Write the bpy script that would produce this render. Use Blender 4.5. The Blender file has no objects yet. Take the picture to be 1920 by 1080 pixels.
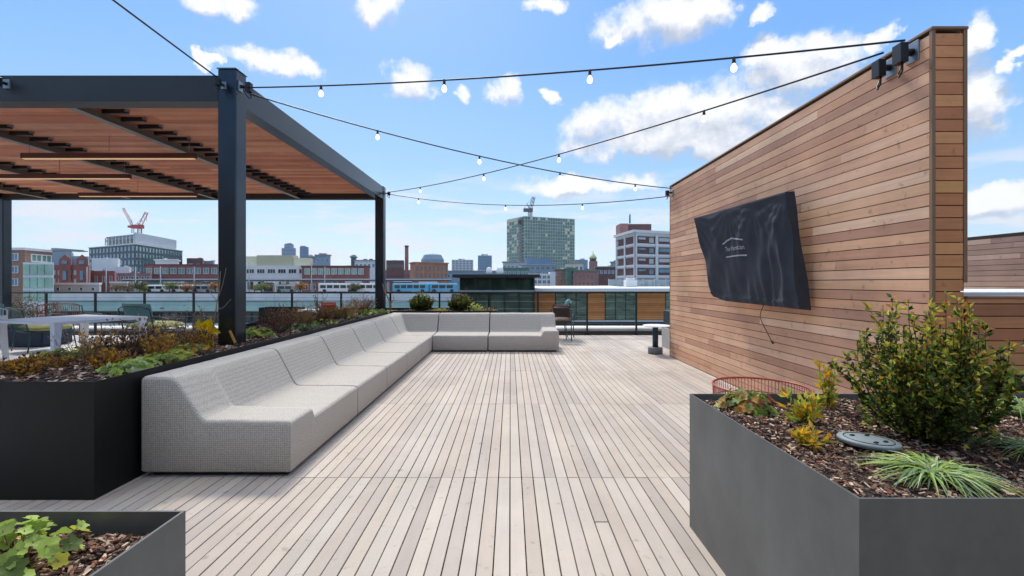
import bpy, math, random
from mathutils import Vector, Matrix, noise
random.seed(7)
PI = math.pi
scn = bpy.context.scene
col = scn.collection

# ---------------------------------------------------------------- camera
FPX, CX, CY, HC = 853.33, 957.0, 530.0, 1.4
cam_d = bpy.data.cameras.new("camera"); cam = bpy.data.objects.new("camera", cam_d); col.objects.link(cam)
cam.location = (0, 0, HC); cam.rotation_euler = (PI/2, 0, 0)
cam_d.sensor_width = 36; cam_d.lens = 16
cam_d.shift_x = (960-CX)/1920; cam_d.shift_y = -(540-CY)/1920
cam_d.clip_start = 0.05; cam_d.clip_end = 9000
scn.camera = cam

def at(px, py, Y):            # a point seen at that pixel, Y metres out
    return Vector(((px-CX)*Y/FPX, Y, HC+(CY-py)*Y/FPX))
def ax(px, Y): return (px-CX)*Y/FPX
def az(py, Y): return HC+(CY-py)*Y/FPX

# ---------------------------------------------------------------- world
SUN_AZ, SUN_EL = math.radians(345), math.radians(50)   # azimuth of the sun, clockwise from +Y
w = bpy.data.worlds.new("World"); scn.world = w; w.use_nodes = True
nt = w.node_tree; N = nt.nodes; Lk = nt.links; N.clear()
def nd(tree, t, **kw):
    n = tree.nodes.new(t)
    for k, v in kw.items(): setattr(n, k, v)
    return n
def mth(tree, op, a, b=None, c=None, clamp=False):
    n = tree.nodes.new('ShaderNodeMath'); n.operation = op; n.use_clamp = clamp
    for i, v in enumerate((a, b, c)):
        if v is None: continue
        if isinstance(v, (int, float)): n.inputs[i].default_value = v
        else: tree.links.new(v, n.inputs[i])
    return n.outputs[0]
CLOUDS = [(1235,40,120,46),(1310,28,60,34),(1440,26,28,20),(1665,66,34,20),(1500,125,140,50),(1430,110,60,30),
 (1300,222,235,62),(1160,228,110,46),(1200,262,150,40),(1330,262,150,44),(1410,215,120,50),(1400,195,120,42),(1290,275,90,28),(1832,82,42,42),(1850,190,70,62),(1915,110,20,16),
 (943,170,38,28),(765,160,54,34),(868,176,24,12),(520,120,95,26),(575,124,36,20),(395,108,24,14),(425,8,72,24),
 (700,12,56,30),(1022,8,34,14),(1100,346,150,22),(1870,375,110,34),(1150,78,18,14),(1038,188,16,12),(440,20,30,18)]
cg = bpy.data.node_groups.new('cloud_field', 'ShaderNodeTree')
cg.interface.new_socket('Vector', in_out='INPUT', socket_type='NodeSocketVector')
cg.interface.new_socket('Density', in_out='OUTPUT', socket_type='NodeSocketFloat')
gi = cg.nodes.new('NodeGroupInput'); go = cg.nodes.new('NodeGroupOutput')
nz = nd(cg, 'ShaderNodeTexNoise'); nz.inputs['Scale'].default_value = 11; nz.inputs['Detail'].default_value = 10; nz.inputs['Roughness'].default_value = .66
cg.links.new(gi.outputs[0], nz.inputs['Vector'])
wn = nd(cg, 'ShaderNodeTexNoise'); wn.inputs['Scale'].default_value = 14; wn.inputs['Detail'].default_value = 7; wn.inputs['Roughness'].default_value = .6
cg.links.new(gi.outputs[0], wn.inputs['Vector'])
ws = nd(cg, 'ShaderNodeVectorMath', operation='SUBTRACT'); ws.inputs[1].default_value = (.5,.5,.5); cg.links.new(wn.outputs['Color'], ws.inputs[0])
wm = nd(cg, 'ShaderNodeVectorMath', operation='MULTIPLY'); wm.inputs[1].default_value = (.12,.085,0); cg.links.new(ws.outputs[0], wm.inputs[0])
wa = nd(cg, 'ShaderNodeVectorMath', operation='ADD'); cg.links.new(gi.outputs[0], wa.inputs[0]); cg.links.new(wm.outputs[0], wa.inputs[1])
prev = None
for (px, py, rx, ry) in CLOUDS:
    a = math.atan((px-CX)/FPX); e = math.atan((CY-py)/FPX*math.cos(a))
    ra = 1.28*rx/FPX*math.cos(a)**2; re = 1.25*ry/FPX*math.cos(a)
    s = nd(cg, 'ShaderNodeVectorMath', operation='SUBTRACT'); s.inputs[1].default_value = (a, e, 0); cg.links.new(wa.outputs[0], s.inputs[0])
    m = nd(cg, 'ShaderNodeVectorMath', operation='MULTIPLY'); m.inputs[1].default_value = (1/ra, 1/re, 0); cg.links.new(s.outputs[0], m.inputs[0])
    l = nd(cg, 'ShaderNodeVectorMath', operation='LENGTH'); cg.links.new(m.outputs[0], l.inputs[0])
    d = mth(cg, 'SUBTRACT', 1.0, mth(cg, 'POWER', l.outputs['Value'], 1.8), clamp=True)
    prev = d if prev is None else mth(cg, 'MAXIMUM', prev, d)
nn = mth(cg, 'SUBTRACT', nz.outputs['Fac'], 0.5)
amp = mth(cg, 'MULTIPLY', prev, 4.0, clamp=True)
nn = mth(cg, 'MULTIPLY', mth(cg, 'MULTIPLY', nn, 3.3), amp)
cg.links.new(mth(cg, 'ADD', mth(cg, 'MULTIPLY', prev, 1.75), nn), go.inputs[0])

tc = nd(nt, 'ShaderNodeTexCoord')
sx = nd(nt, 'ShaderNodeSeparateXYZ'); Lk.new(tc.outputs['Generated'], sx.inputs[0])
azi = mth(nt, 'ARCTAN2', sx.outputs['X'], sx.outputs['Y'])
ele = mth(nt, 'ARCSINE', sx.outputs['Z'])
def cloud(dup):
    c = nd(nt, 'ShaderNodeCombineXYZ'); Lk.new(azi, c.inputs[0]); Lk.new(mth(nt, 'ADD', ele, dup), c.inputs[1])
    g = nd(nt, 'ShaderNodeGroup'); g.node_tree = cg; Lk.new(c.outputs[0], g.inputs[0]); return g.outputs[0]
d0 = cloud(0.0); d1 = cloud(0.035)
mr = nd(nt, 'ShaderNodeMapRange', interpolation_type='SMOOTHSTEP'); mr.inputs[1].default_value = .3; mr.inputs[2].default_value = 1.55
Lk.new(d0, mr.inputs[0])
lit = mth(nt, 'ADD', .5, mth(nt, 'MULTIPLY', mth(nt, 'SUBTRACT', d0, d1), .8), clamp=True)
# low streaky bank near the horizon, all round
cb = nd(nt, 'ShaderNodeCombineXYZ'); Lk.new(azi, cb.inputs[0]); Lk.new(mth(nt, 'MULTIPLY', ele, 5.5), cb.inputs[1])
nb = nd(nt, 'ShaderNodeTexNoise'); nb.inputs['Scale'].default_value = 5.5; nb.inputs['Detail'].default_value = 7; nb.inputs['Roughness'].default_value = .6
Lk.new(cb.outputs[0], nb.inputs['Vector'])
bank = nd(nt, 'ShaderNodeMapRange', interpolation_type='SMOOTHSTEP'); bank.inputs[1].default_value = .45; bank.inputs[2].default_value = .64; Lk.new(nb.outputs['Fac'], bank.inputs[0])
win = nd(nt, 'ShaderNodeMapRange', interpolation_type='SMOOTHSTEP'); win.inputs[1].default_value = .27; win.inputs[2].default_value = .12; win.inputs[3].default_value = 0; win.inputs[4].default_value = .85
Lk.new(ele, win.inputs[0])
bankf = mth(nt, 'MULTIPLY', bank.outputs[0], win.outputs[0])
sky = nd(nt, 'ShaderNodeTexSky', sky_type='NISHITA'); sky.sun_disc = False
sky.sun_elevation = SUN_EL; sky.sun_rotation = SUN_AZ; sky.air_density = 1.0; sky.dust_density = 1.2; sky.ozone_density = 1.6
SKY = .15
def mixc(f, a, b):
    n = nd(nt, 'ShaderNodeMix', data_type='RGBA')
    for s, v in ((n.inputs[0], f), (n.inputs[6], a), (n.inputs[7], b)):
        if isinstance(v, (int, float)): s.default_value = v
        elif isinstance(v, tuple): s.default_value = v+(1,)
        else: Lk.new(v, s)
    return n.outputs[2]
K = 1/SKY
ccol = mixc(lit, (.36*K, .41*K, .50*K), (.70*K, .705*K, .73*K))
bcol = (.60*K, .605*K, .65*K)
rmp = nd(nt, 'ShaderNodeValToRGB'); Lk.new(mth(nt, 'MULTIPLY', ele, 1/.8), rmp.inputs[0])
SKYC = ((0.0,(.50,.61,.67)),(.12,(.36,.52,.66)),(.30,(.20,.39,.65)),(.55,(.112,.30,.65)),(.80,(.09,.265,.65)),(1.0,(.09,.25,.60)))
e_ = rmp.color_ramp.elements
while len(e_) < len(SKYC): e_.new(.5)
for i_, (p_, c_) in enumerate(SKYC): e_[i_].position = p_; e_[i_].color = tuple(x*.12 for x in c_)+(1,)
rs = nd(nt, 'ShaderNodeVectorMath', operation='SCALE'); rs.inputs[3].default_value = K/.12; Lk.new(rmp.outputs[0], rs.inputs[0])
base = mixc(.85, sky.outputs[0], rs.outputs[0])
c1 = mixc(bankf, base, bcol)
c2 = mixc(mr.outputs[0], c1, ccol)
ov = nd(nt, 'ShaderNodeMapRange', interpolation_type='SMOOTHSTEP'); ov.inputs[1].default_value = .66; ov.inputs[2].default_value = .95; Lk.new(ele, ov.inputs[0])
no = nd(nt, 'ShaderNodeTexNoise'); no.inputs['Scale'].default_value = 3.0; no.inputs['Detail'].default_value = 6; Lk.new(tc.outputs['Generated'], no.inputs['Vector'])
oc = nd(nt, 'ShaderNodeMapRange', interpolation_type='SMOOTHSTEP'); oc.inputs[1].default_value = .36; oc.inputs[2].default_value = .56; Lk.new(no.outputs['Fac'], oc.inputs[0])
c2 = mixc(mth(nt, 'MULTIPLY', ov.outputs[0], oc.outputs[0]), c2, (1.35*K, 1.32*K, 1.28*K))  # bright overhead cloud, added out of view to neutralise the ambient light
bg = nd(nt, 'ShaderNodeBackground'); Lk.new(c2, bg.inputs[0]); bg.inputs[1].default_value = SKY
wo = nd(nt, 'ShaderNodeOutputWorld'); Lk.new(bg.outputs[0], wo.inputs[0])

sd = bpy.data.lights.new("sun", 'SUN'); sun = bpy.data.objects.new("sun", sd); col.objects.link(sun)
sd.energy = 2.3; sd.angle = math.radians(11); sd.color = (1, .95, .87)
dirv = Vector((math.sin(SUN_AZ)*math.cos(SUN_EL), math.cos(SUN_AZ)*math.cos(SUN_EL), math.sin(SUN_EL)))
sun.rotation_euler = dirv.to_track_quat('Z', 'Y').to_euler()
scn.view_settings.view_transform = 'Standard'; scn.view_settings.look = 'None'
scn.view_settings.exposure = 0.57; scn.view_settings.gamma = 1.0
scn.render.engine = 'CYCLES'

# ---------------------------------------------------------------- materials
def lin(c):
    if isinstance(c, str): c = tuple(int(c[i:i+2], 16)/255 for i in (0, 2, 4))
    return tuple((x/12.92 if x <= .04045 else ((x+.055)/1.055)**2.4) for x in c)
MATS = {}
def mat(name, c, rough=.6, metal=0, var=.12, scale=6, bump=0, stretch=(1,1,1), emit=None, c2=None, trans=0, island=0):
    if name in MATS: return MATS[name]
    m = bpy.data.materials.new(name); m.use_nodes = True; t = m.node_tree
    b = t.nodes['Principled BSDF']; b.inputs['Roughness'].default_value = rough; b.inputs['Metallic'].default_value = metal
    if isinstance(c, str): c = lin(c)
    if isinstance(c2, str): c2 = lin(c2)
    tcn = t.nodes.new('ShaderNodeTexCoord'); mp = t.nodes.new('ShaderNodeMapping'); mp.inputs['Scale'].default_value = stretch
    t.links.new(tcn.outputs['Object'], mp.inputs[0])
    n = t.nodes.new('ShaderNodeTexNoise'); n.inputs['Scale'].default_value = scale; n.inputs['Detail'].default_value = 6; n.inputs['Roughness'].default_value = .65
    t.links.new(mp.outputs[0], n.inputs['Vector'])
    r = t.nodes.new('ShaderNodeValToRGB'); t.links.new(n.outputs['Fac'], r.inputs[0])
    hi = c2 if c2 else tuple(min(1, x*(1+var)) for x in c); lo = c if c2 else tuple(x*(1-var) for x in c)
    r.color_ramp.elements[0].position = .3; r.color_ramp.elements[1].position = .7
    r.color_ramp.elements[0].color = (*lo, 1); r.color_ramp.elements[1].color = (*hi, 1)
    out = r.outputs[0]
    if island:
        g = t.nodes.new('ShaderNodeNewGeometry'); h = t.nodes.new('ShaderNodeHueSaturation')
        mr2 = t.nodes.new('ShaderNodeMapRange'); mr2.inputs[3].default_value = 1-island; mr2.inputs[4].default_value = 1+island
        t.links.new(g.outputs['Random Per Island'], mr2.inputs[0]); t.links.new(mr2.outputs[0], h.inputs['Value']); t.links.new(out, h.inputs['Color']); out = h.outputs[0]
    t.links.new(out, b.inputs['Base Color'])
    if bump:
        bp = t.nodes.new('ShaderNodeBump'); bp.inputs['Strength'].default_value = bump; bp.inputs['Distance'].default_value = .01
        t.links.new(n.outputs['Fac'], bp.inputs['Height']); t.links.new(bp.outputs[0], b.inputs['Normal'])
    if emit:
        b.inputs['Emission Color'].default_value = (*lin(emit[0]), 1); b.inputs['Emission Strength'].default_value = emit[1]
    if trans: b.inputs['Transmission Weight'].default_value = trans
    MATS[name] = m; return m
def wood(name, cols, axis, rough=.65, grain=.25, spec=.3, wet=None):
    m = bpy.data.materials.new(name); m.use_nodes = True; t = m.node_tree; b = t.nodes['Principled BSDF']
    b.inputs['Roughness'].default_value = rough; b.inputs['Specular IOR Level'].default_value = spec
    g = t.nodes.new('ShaderNodeNewGeometry'); r = t.nodes.new('ShaderNodeValToRGB')
    t.links.new(g.outputs['Random Per Island'], r.inputs[0]); r.color_ramp.interpolation = 'CONSTANT'
    el = r.color_ramp.elements; k = len(cols)
    while len(el) < k: el.new(.5)
    for i, c in enumerate(cols): el[i].position = i/k; el[i].color = (*lin(c), 1)
    tcn = t.nodes.new('ShaderNodeTexCoord'); mp = t.nodes.new('ShaderNodeMapping')
    sc = [26, 26, 26]; sc['XYZ'.index(axis)] = 1.3; mp.inputs['Scale'].default_value = sc
    # shift the grain from board to board
    off = t.nodes.new('ShaderNodeVectorMath'); off.operation = 'ADD'; mu = t.nodes.new('ShaderNodeMath'); mu.operation = 'MULTIPLY'; mu.inputs[1].default_value = 37
    t.links.new(g.outputs['Random Per Island'], mu.inputs[0]); t.links.new(tcn.outputs['Object'], off.inputs[0]); t.links.new(mu.outputs[0], off.inputs[1])
    t.links.new(off.outputs[0], mp.inputs[0])
    n = t.nodes.new('ShaderNodeTexNoise'); n.inputs['Scale'].default_value = 1; n.inputs['Detail'].default_value = 5; n.inputs['Roughness'].default_value = .7; n.inputs['Distortion'].default_value = .6
    t.links.new(mp.outputs[0], n.inputs['Vector'])
    n2 = t.nodes.new('ShaderNodeTexNoise'); n2.inputs['Scale'].default_value = 2.2; n2.inputs['Detail'].default_value = 5; t.links.new(tcn.outputs['Object'], n2.inputs['Vector'])
    a = t.nodes.new('ShaderNodeMath'); a.operation = 'ADD'; t.links.new(n.outputs['Fac'], a.inputs[0]); t.links.new(n2.outputs['Fac'], a.inputs[1])
    mr2 = t.nodes.new('ShaderNodeMapRange'); mr2.inputs[1].default_value = .6; mr2.inputs[2].default_value = 1.4; mr2.inputs[3].default_value = 1-grain; mr2.inputs[4].default_value = 1+grain
    t.links.new(a.outputs[0], mr2.inputs[0])
    n3 = t.nodes.new('ShaderNodeTexNoise'); n3.inputs['Scale'].default_value = .7; n3.inputs['Detail'].default_value = 7; n3.inputs['Roughness'].default_value = .65; t.links.new(tcn.outputs['Object'], n3.inputs['Vector'])
    mr3 = t.nodes.new('ShaderNodeMapRange'); mr3.inputs[1].default_value = .3; mr3.inputs[2].default_value = .6; mr3.inputs[3].default_value = .84; mr3.inputs[4].default_value = 1.04; t.links.new(n3.outputs['Fac'], mr3.inputs[0])
    n4 = t.nodes.new('ShaderNodeTexNoise'); n4.inputs['Scale'].default_value = 14; n4.inputs['Detail'].default_value = 3; t.links.new(tcn.outputs['Object'], n4.inputs['Vector'])
    mr4 = t.nodes.new('ShaderNodeMapRange'); mr4.inputs[1].default_value = .26; mr4.inputs[2].default_value = .36; mr4.inputs[3].default_value = .72; mr4.inputs[4].default_value = 1.0; t.links.new(n4.outputs['Fac'], mr4.inputs[0])
    val = mth(t, 'MULTIPLY', mth(t, 'MULTIPLY', mr2.outputs[0], mr3.outputs[0]), mr4.outputs[0])
    h = t.nodes.new('ShaderNodeHueSaturation'); t.links.new(r.outputs[0], h.inputs['Color']); t.links.new(val, h.inputs['Value'])
    t.links.new(h.outputs[0], b.inputs['Base Color'])
    bp = t.nodes.new('ShaderNodeBump'); bp.inputs['Strength'].default_value = .25; bp.inputs['Distance'].default_value = .003
    t.links.new(n.outputs['Fac'], bp.inputs['Height']); t.links.new(bp.outputs[0], b.inputs['Normal'])
    return m
def weave():
    m = bpy.data.materials.new('woven_fabric'); m.use_nodes = True; t = m.node_tree; b = t.nodes['Principled BSDF']; b.inputs['Roughness'].default_value = .9
    b.inputs['Specular IOR Level'].default_value = .15
    tcn = t.nodes.new('ShaderNodeTexCoord')
    fac = None
    waves = []
    for ax_ in 'XYZ':
        sp = t.nodes.new('ShaderNodeSeparateXYZ'); t.links.new(tcn.outputs['Object'], sp.inputs[0])
        waves.append(mth(t, 'SINE', mth(t, 'MULTIPLY', sp.outputs[ax_], 2*PI/.0155)))
    p = mth(t, 'MULTIPLY', waves[0], waves[1]); q = mth(t, 'MULTIPLY', waves[1], waves[2]); r_ = mth(t, 'MULTIPLY', waves[0], waves[2])
    s = mth(t, 'ADD', mth(t, 'ADD', p, q), r_)
    n = t.nodes.new('ShaderNodeTexNoise'); n.inputs['Scale'].default_value = 140; n.inputs['Detail'].default_value = 3; t.links.new(tcn.outputs['Object'], n.inputs['Vector'])
    s2 = mth(t, 'ADD', mth(t, 'MULTIPLY', s, .17), mth(t, 'MULTIPLY', n.outputs['Fac'], 1.7))
    r = t.nodes.new('ShaderNodeValToRGB'); t.links.new(mth(t, 'SUBTRACT', s2, .35), r.inputs[0])
    e = r.color_ramp.elements; e[0].position = .05; e[0].color = (*lin('97928a'), 1); e[1].position = .95; e[1].color = (*lin('d3ccc0'), 1)
    t.links.new(r.outputs[0], b.inputs['Base Color'])
    bp = t.nodes.new('ShaderNodeBump'); bp.inputs['Strength'].default_value = .5; bp.inputs['Distance'].default_value = .004
    t.links.new(s2, bp.inputs['Height']); t.links.new(bp.outputs[0], b.inputs['Normal'])
    return m
def brickmat(name, c1, c2, mortar, sc=1.0):
    m = bpy.data.materials.new(name); m.use_nodes = True; t = m.node_tree; b = t.nodes['Principled BSDF']; b.inputs['Roughness'].default_value = .9
    tcn = t.nodes.new('ShaderNodeTexCoord'); s = t.nodes.new('ShaderNodeSeparateXYZ'); t.links.new(tcn.outputs['Object'], s.inputs[0])
    c = t.nodes.new('ShaderNodeCombineXYZ'); t.links.new(mth(t, 'ADD', s.outputs['X'], s.outputs['Y']), c.inputs[0]); t.links.new(s.outputs['Z'], c.inputs[1])
    k = t.nodes.new('ShaderNodeTexBrick'); k.inputs['Scale'].default_value = sc; k.inputs['Mortar Size'].default_value = .012
    for i, v in ((1, c1), (2, c2), (3, mortar)): k.inputs[i].default_value = (*lin(v), 1)
    t.links.new(c.outputs[0], k.inputs['Vector'])
    n = t.nodes.new('ShaderNodeTexNoise'); n.inputs['Scale'].default_value = .35; n.inputs['Detail'].default_value = 6; t.links.new(tcn.outputs['Object'], n.inputs['Vector'])
    h = t.nodes.new('ShaderNodeHueSaturation'); mr2 = t.nodes.new('ShaderNodeMapRange'); mr2.inputs[3].default_value = .7; mr2.inputs[4].default_value = 1.3
    t.links.new(n.outputs['Fac'], mr2.inputs[0]); t.links.new(mr2.outputs[0], h.inputs['Value']); t.links.new(k.outputs['Color'], h.inputs['Color']); t.links.new(h.outputs[0], b.inputs['Base Color'])
    return m
M_deck = wood('weathered_deck_wood', ['b6aa9d','bab0a3','b2a699','bdb2a6','b6a99c','bab0a4','b1a69b','c0b5a8','b7aa9d','aca197','bbafa0','b8ada2'], 'Y', rough=.75, grain=.08)
M_clad = wood('weathered_cladding', ['dbab87','d5a27e','e0b493','cf9c7b','daac8a','c29275','e4bc9c','d6a685','d8a582','b98b72','dcaf8b','d09f7f','d7a886','daab87'], 'Y', grain=.22)
M_clad2 = wood('fresh_cladding', ['dc9660','d28a58','e29f66','c98257','da9260','e6a865','d08c5c','b0744f'], 'X', grain=.22)
M_clad3 = wood('far_cladding', ['b39381','a88a7b','c2a692','9f8478','b99a84'], 'Y', grain=.2)
M_slat = wood('pergola_cedar', ['ce8765','c37a58','d7926d','ba7458','cd8766','d89a79'], 'X', grain=.2)
M_slat2 = mat('pendant_wood', '5a2617', .5, var=.25, scale=4, stretch=(1,12,12))
M_orange = wood('orange_panel_wood', ['c98245','bf7940','d08c4e','c47d42'], 'X', grain=.15)
M_post = mat('dark_blue_grey_paint', '41454a', .27, .8, var=.12, scale=3)
M_beam = mat('graphite_paint', '302f2e', .45, .1, var=.15, scale=2.5)
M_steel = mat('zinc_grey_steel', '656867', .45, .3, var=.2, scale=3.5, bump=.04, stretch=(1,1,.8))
M_steel2 = mat('near_black_steel', '0d0f10', .5, .3, var=.35, scale=4)  # even near-black tone, well darker than the grey planter steel
M_black = mat('black_plastic', '15171a', .45)
M_dark = mat('dark_backing', '33291f', .9)
M_galv = mat('galvanised', '8f979c', .4, .7, var=.2)
M_cap = mat('brown_trim', '8a6a4c', .6, 0)
M_white = mat('white_powder_coat', 'e6e6e4', .4, var=.03)
M_pale = mat('pale_paver', 'd3d0cb', .7, var=.06, scale=2)
M_coping = mat('pale_coping', 'd6d2c6', .6, var=.08, scale=3)
M_kerb = mat('kerb_brown_grey', '6b6358', .8, var=.15)
M_soil = mat('dark_soil', '2b1f18', .95, var=.5, scale=25, bump=.8)
M_chip = [mat('bark_brown', '6e5342', .9, var=.25, scale=9, island=.5), mat('bark_pale', 'b89f88', .9, var=.2, scale=9, island=.35), mat('bark_dark', '33241c', .9, var=.3, scale=9, island=.4), mat('bark_red', '7a4f38', .9, var=.2, scale=9, island=.4)]
M_fabric = weave()
M_cover = mat('black_cover_cloth', '383c43', .97, var=.2, scale=4, bump=.1)
M_print = mat('white_print', 'aeadb4', .6, var=.05)
M_red = mat('red_orange_wire', 'a3473a', .4, var=.1)
M_green_d = mat('dark_teal_paint', '1f4a42', .4, var=.1)
M_teal = mat('teal_cushion', '6f9c9b', .9, var=.1, scale=20)
M_lime = mat('lime_cushion', '9ea069', .9, var=.1, scale=20)
M_navy = mat('navy_cushion', '2b3547', .8, var=.15)
M_maroon = mat('maroon_strap', '511c1e', .6)
M_conc = mat('pale_concrete', 'a8a59f', .85, var=.12, scale=3)
M_navyp = mat('petrol_paint', '1d3b47', .35, .2)
def leafm(n, c, isl=.35):
    m = mat(n, c, .55, var=.15, scale=12, island=isl)
    t = m.node_tree; b = t.nodes['Principled BSDF']; o_ = t.nodes['Material Output']
    tr_ = t.nodes.new('ShaderNodeBsdfTranslucent'); mx = t.nodes.new('ShaderNodeMixShader'); mx.inputs[0].default_value = .48
    t.links.new(b.inputs['Base Color'].links[0].from_socket, tr_.inputs[0]); t.links.new(b.outputs[0], mx.inputs[1]); t.links.new(tr_.outputs[0], mx.inputs[2]); t.links.new(mx.outputs[0], o_.inputs[0])
    return m
L_dk = leafm('leaf_dark_green', '3a4a22'); L_mid = leafm('leaf_mid_green', '70883a'); L_yel = leafm('leaf_yellow_green', 'bcb844')
L_org = leafm('leaf_amber', 'bb8638'); L_lime = leafm('leaf_lime', 'a4be55'); L_gold = leafm('leaf_golden', 'd9a92b'); L_red = leafm('leaf_crimson', '8c4a42')
L_brn = leafm('leaf_dry_brown', '7d5a3f'); L_mar = leafm('twig_maroon', '6e4a42'); L_tan = leafm('stem_tan', 'ab9474'); L_blue = leafm('blade_blue_green', '86a37c')
L_bld = leafm('blade_green', '86a354'); L_vyel = leafm('leaf_bright_yellow', 'ffd21a', .15); L_pale = leafm('blade_pale', 'c2cc9c'); L_stem = leafm('stem_brown', '5d4a37')
L_con = leafm('conifer_green', '2f4034')

# ---------------------------------------------------------------- mesh helpers
class MB:
    def __init__(s): s.v = []; s.f = []; s.m = []; s.sm = []
    def face(s, idx, mi=0, smooth=False): s.f.append(tuple(idx)); s.m.append(mi); s.sm.append(smooth)
    def box(s, x0, x1, y0, y1, z0, z1, mi=0, M=None):
        b = len(s.v)
        c = [(x0,y0,z0),(x1,y0,z0),(x1,y1,z0),(x0,y1,z0),(x0,y0,z1),(x1,y0,z1),(x1,y1,z1),(x0,y1,z1)]
        if M is not None: c = [tuple(M @ Vector(p)) for p in c]
        s.v += c
        for q in ((0,3,2,1),(4,5,6,7),(0,1,5,4),(1,2,6,5),(2,3,7,6),(3,0,4,7)): s.face([b+i for i in q], mi)
    def cbox(s, x0, x1, y0, y1, z0, z1, c=.004, mi=0):   # box with chamfered vertical and top edges
        b = len(s.v)
        for z, i in ((z0,0),(z1-c,0),(z1,c)):
            xa, xb, ya, yb = x0+i, x1-i, y0+i, y1-i
            s.v += [(xa+c,ya,z),(xb-c,ya,z),(xb,ya+c,z),(xb,yb-c,z),(xb-c,yb,z),(xa+c,yb,z),(xa,yb-c,z),(xa,ya+c,z)]
        for l in range(2):
            for k in range(8): s.face([b+l*8+k, b+l*8+(k+1)%8, b+(l+1)*8+(k+1)%8, b+(l+1)*8+k], mi)
        s.face([b+16+k for k in range(8)], mi); s.face([b+7-k for k in range(8)], mi)
    def prism(s, pts, z0, z1, mi=0, topmi=None):
        b = len(s.v); n = len(pts)
        s.v += [(p[0],p[1],z0) for p in pts]+[(p[0],p[1],z1) for p in pts]
        for k in range(n): s.face([b+k, b+(k+1)%n, b+n+(k+1)%n, b+n+k], mi)
        s.face([b+n+k for k in range(n)], mi if topmi is None else topmi); s.face([b+n-1-k for k in range(n)], mi)
    def tube(s, pts, r, seg=8, mi=0, closed=False, r1=None):
        pts = [Vector(p) for p in pts]; n = len(pts); b = len(s.v); up = None
        for i, p in enumerate(pts):
            if closed: t = pts[(i+1)%n]-pts[i-1]
            else: t = pts[min(i+1,n-1)]-pts[max(i-1,0)]
            t.normalize()
            if up is None:
                up = Vector((0,0,1)) if abs(t.z) < .9 else Vector((1,0,0))
            a = (up - t*up.dot(t)).normalized(); c = t.cross(a); up = a
            rr = r if r1 is None else r+(r1-r)*i/(n-1)
            for k in range(seg):
                q = 2*PI*k/seg; s.v.append(tuple(p+a*math.cos(q)*rr+c*math.sin(q)*rr))
        for i in range(n if closed else n-1):
            j = (i+1)%n
            for k in range(seg): s.face([b+i*seg+k, b+i*seg+(k+1)%seg, b+j*seg+(k+1)%seg, b+j*seg+k], mi, True)
        if not closed:
            s.face([b+seg-1-k for k in range(seg)], mi); s.face([b+(n-1)*seg+k for k in range(seg)], mi)
    def lathe(s, prof, c=(0,0,0), seg=20, mi=0, smooth=True):  # prof: (r, z)
        b = len(s.v)
        for (r, z) in prof:
            for k in range(seg): s.v.append((c[0]+r*math.cos(2*PI*k/seg), c[1]+r*math.sin(2*PI*k/seg), c[2]+z))
        for i in range(len(prof)-1):
            for k in range(seg): s.face([b+i*seg+k, b+i*seg+(k+1)%seg, b+(i+1)*seg+(k+1)%seg, b+(i+1)*seg+k], mi, smooth)
        s.face([b+seg-1-k for k in range(seg)], mi); s.face([b+(len(prof)-1)*seg+k for k in range(seg)], mi)
    def leaf(s, p, d, L, W, mi=0, nrm=None):
        d = d.normalized(); n = nrm or Vector((random.gauss(0,1), random.gauss(0,1), random.gauss(0,1)+.6))
        side = d.cross(n)
        if side.length < 1e-4: side = d.cross(Vector((1,0,0)))
        side.normalize(); up = side.cross(d)
        b = len(s.v); h = W*.35
        s.v += [tuple(p), tuple(p+d*L*.45+side*W*.5+up*h), tuple(p+d*L), tuple(p+d*L*.45-side*W*.5+up*h)]
        s.face((b,b+1,b+2), mi); s.face((b,b+2,b+3), mi)
    def build(s, name, mats, parent=None, smooth=None, loc=None):
        me = bpy.data.meshes.new(name); me.from_pydata(s.v, [], s.f)
        for m in (mats if isinstance(mats, (list, tuple)) else [mats]): me.materials.append(m)
        me.polygons.foreach_set('material_index', s.m)
        me.polygons.foreach_set('use_smooth', [bool(x) if smooth is None else smooth for x in s.sm]); me.update()
        o = bpy.data.objects.new(name, me); col.objects.link(o)
        if loc: o.location = loc
        if parent: o.parent = parent
        return o
def tag(o, label=None, cat=None, group=None, kind=None):
    if label: o['label'] = label
    if cat: o['category'] = cat
    if group: o['group'] = group
    if kind: o['kind'] = kind
    return o
def thing(name, label, cat, loc=(0,0,0), rz=0, group=None):
    o = bpy.data.objects.new(name, None); o.empty_display_size = .1; col.objects.link(o); o.location = loc; o.rotation_euler = (0,0,rz)
    return tag(o, label, cat, group)
def inst(src, parent, loc, rz=0):
    c = src.copy(); col.objects.link(c); c.parent = parent; c.location = loc; c.rotation_euler = (0,0,rz); return c
def copy_tree(o, parent=None):
    c = o.copy(); col.objects.link(c); c.parent = parent
    for ch in [x for x in bpy.data.objects if x.parent == o]: copy_tree(ch, c)
    return c
def box(name, x0,x1,y0,y1,z0,z1, m, parent=None, c=0):
    b = MB()
    if c: b.cbox(x0,x1,y0,y1,z0,z1,c)
    else: b.box(x0,x1,y0,y1,z0,z1)
    return b.build(name, m, parent)
R = random.uniform

# ================================================================ SETTING
GZ = -16.0
g = MB(); g.v = [(-2990,-39,GZ),(2990,-39,GZ),(2990,3390,GZ),(-2990,3390,GZ)]; g.face((0,1,2,3))
M_ground = mat('city_asphalt', '5c5d5e', .9, var=.3, scale=.02, c2='767468')
tag(g.build('ground', M_ground), kind='structure')
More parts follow.
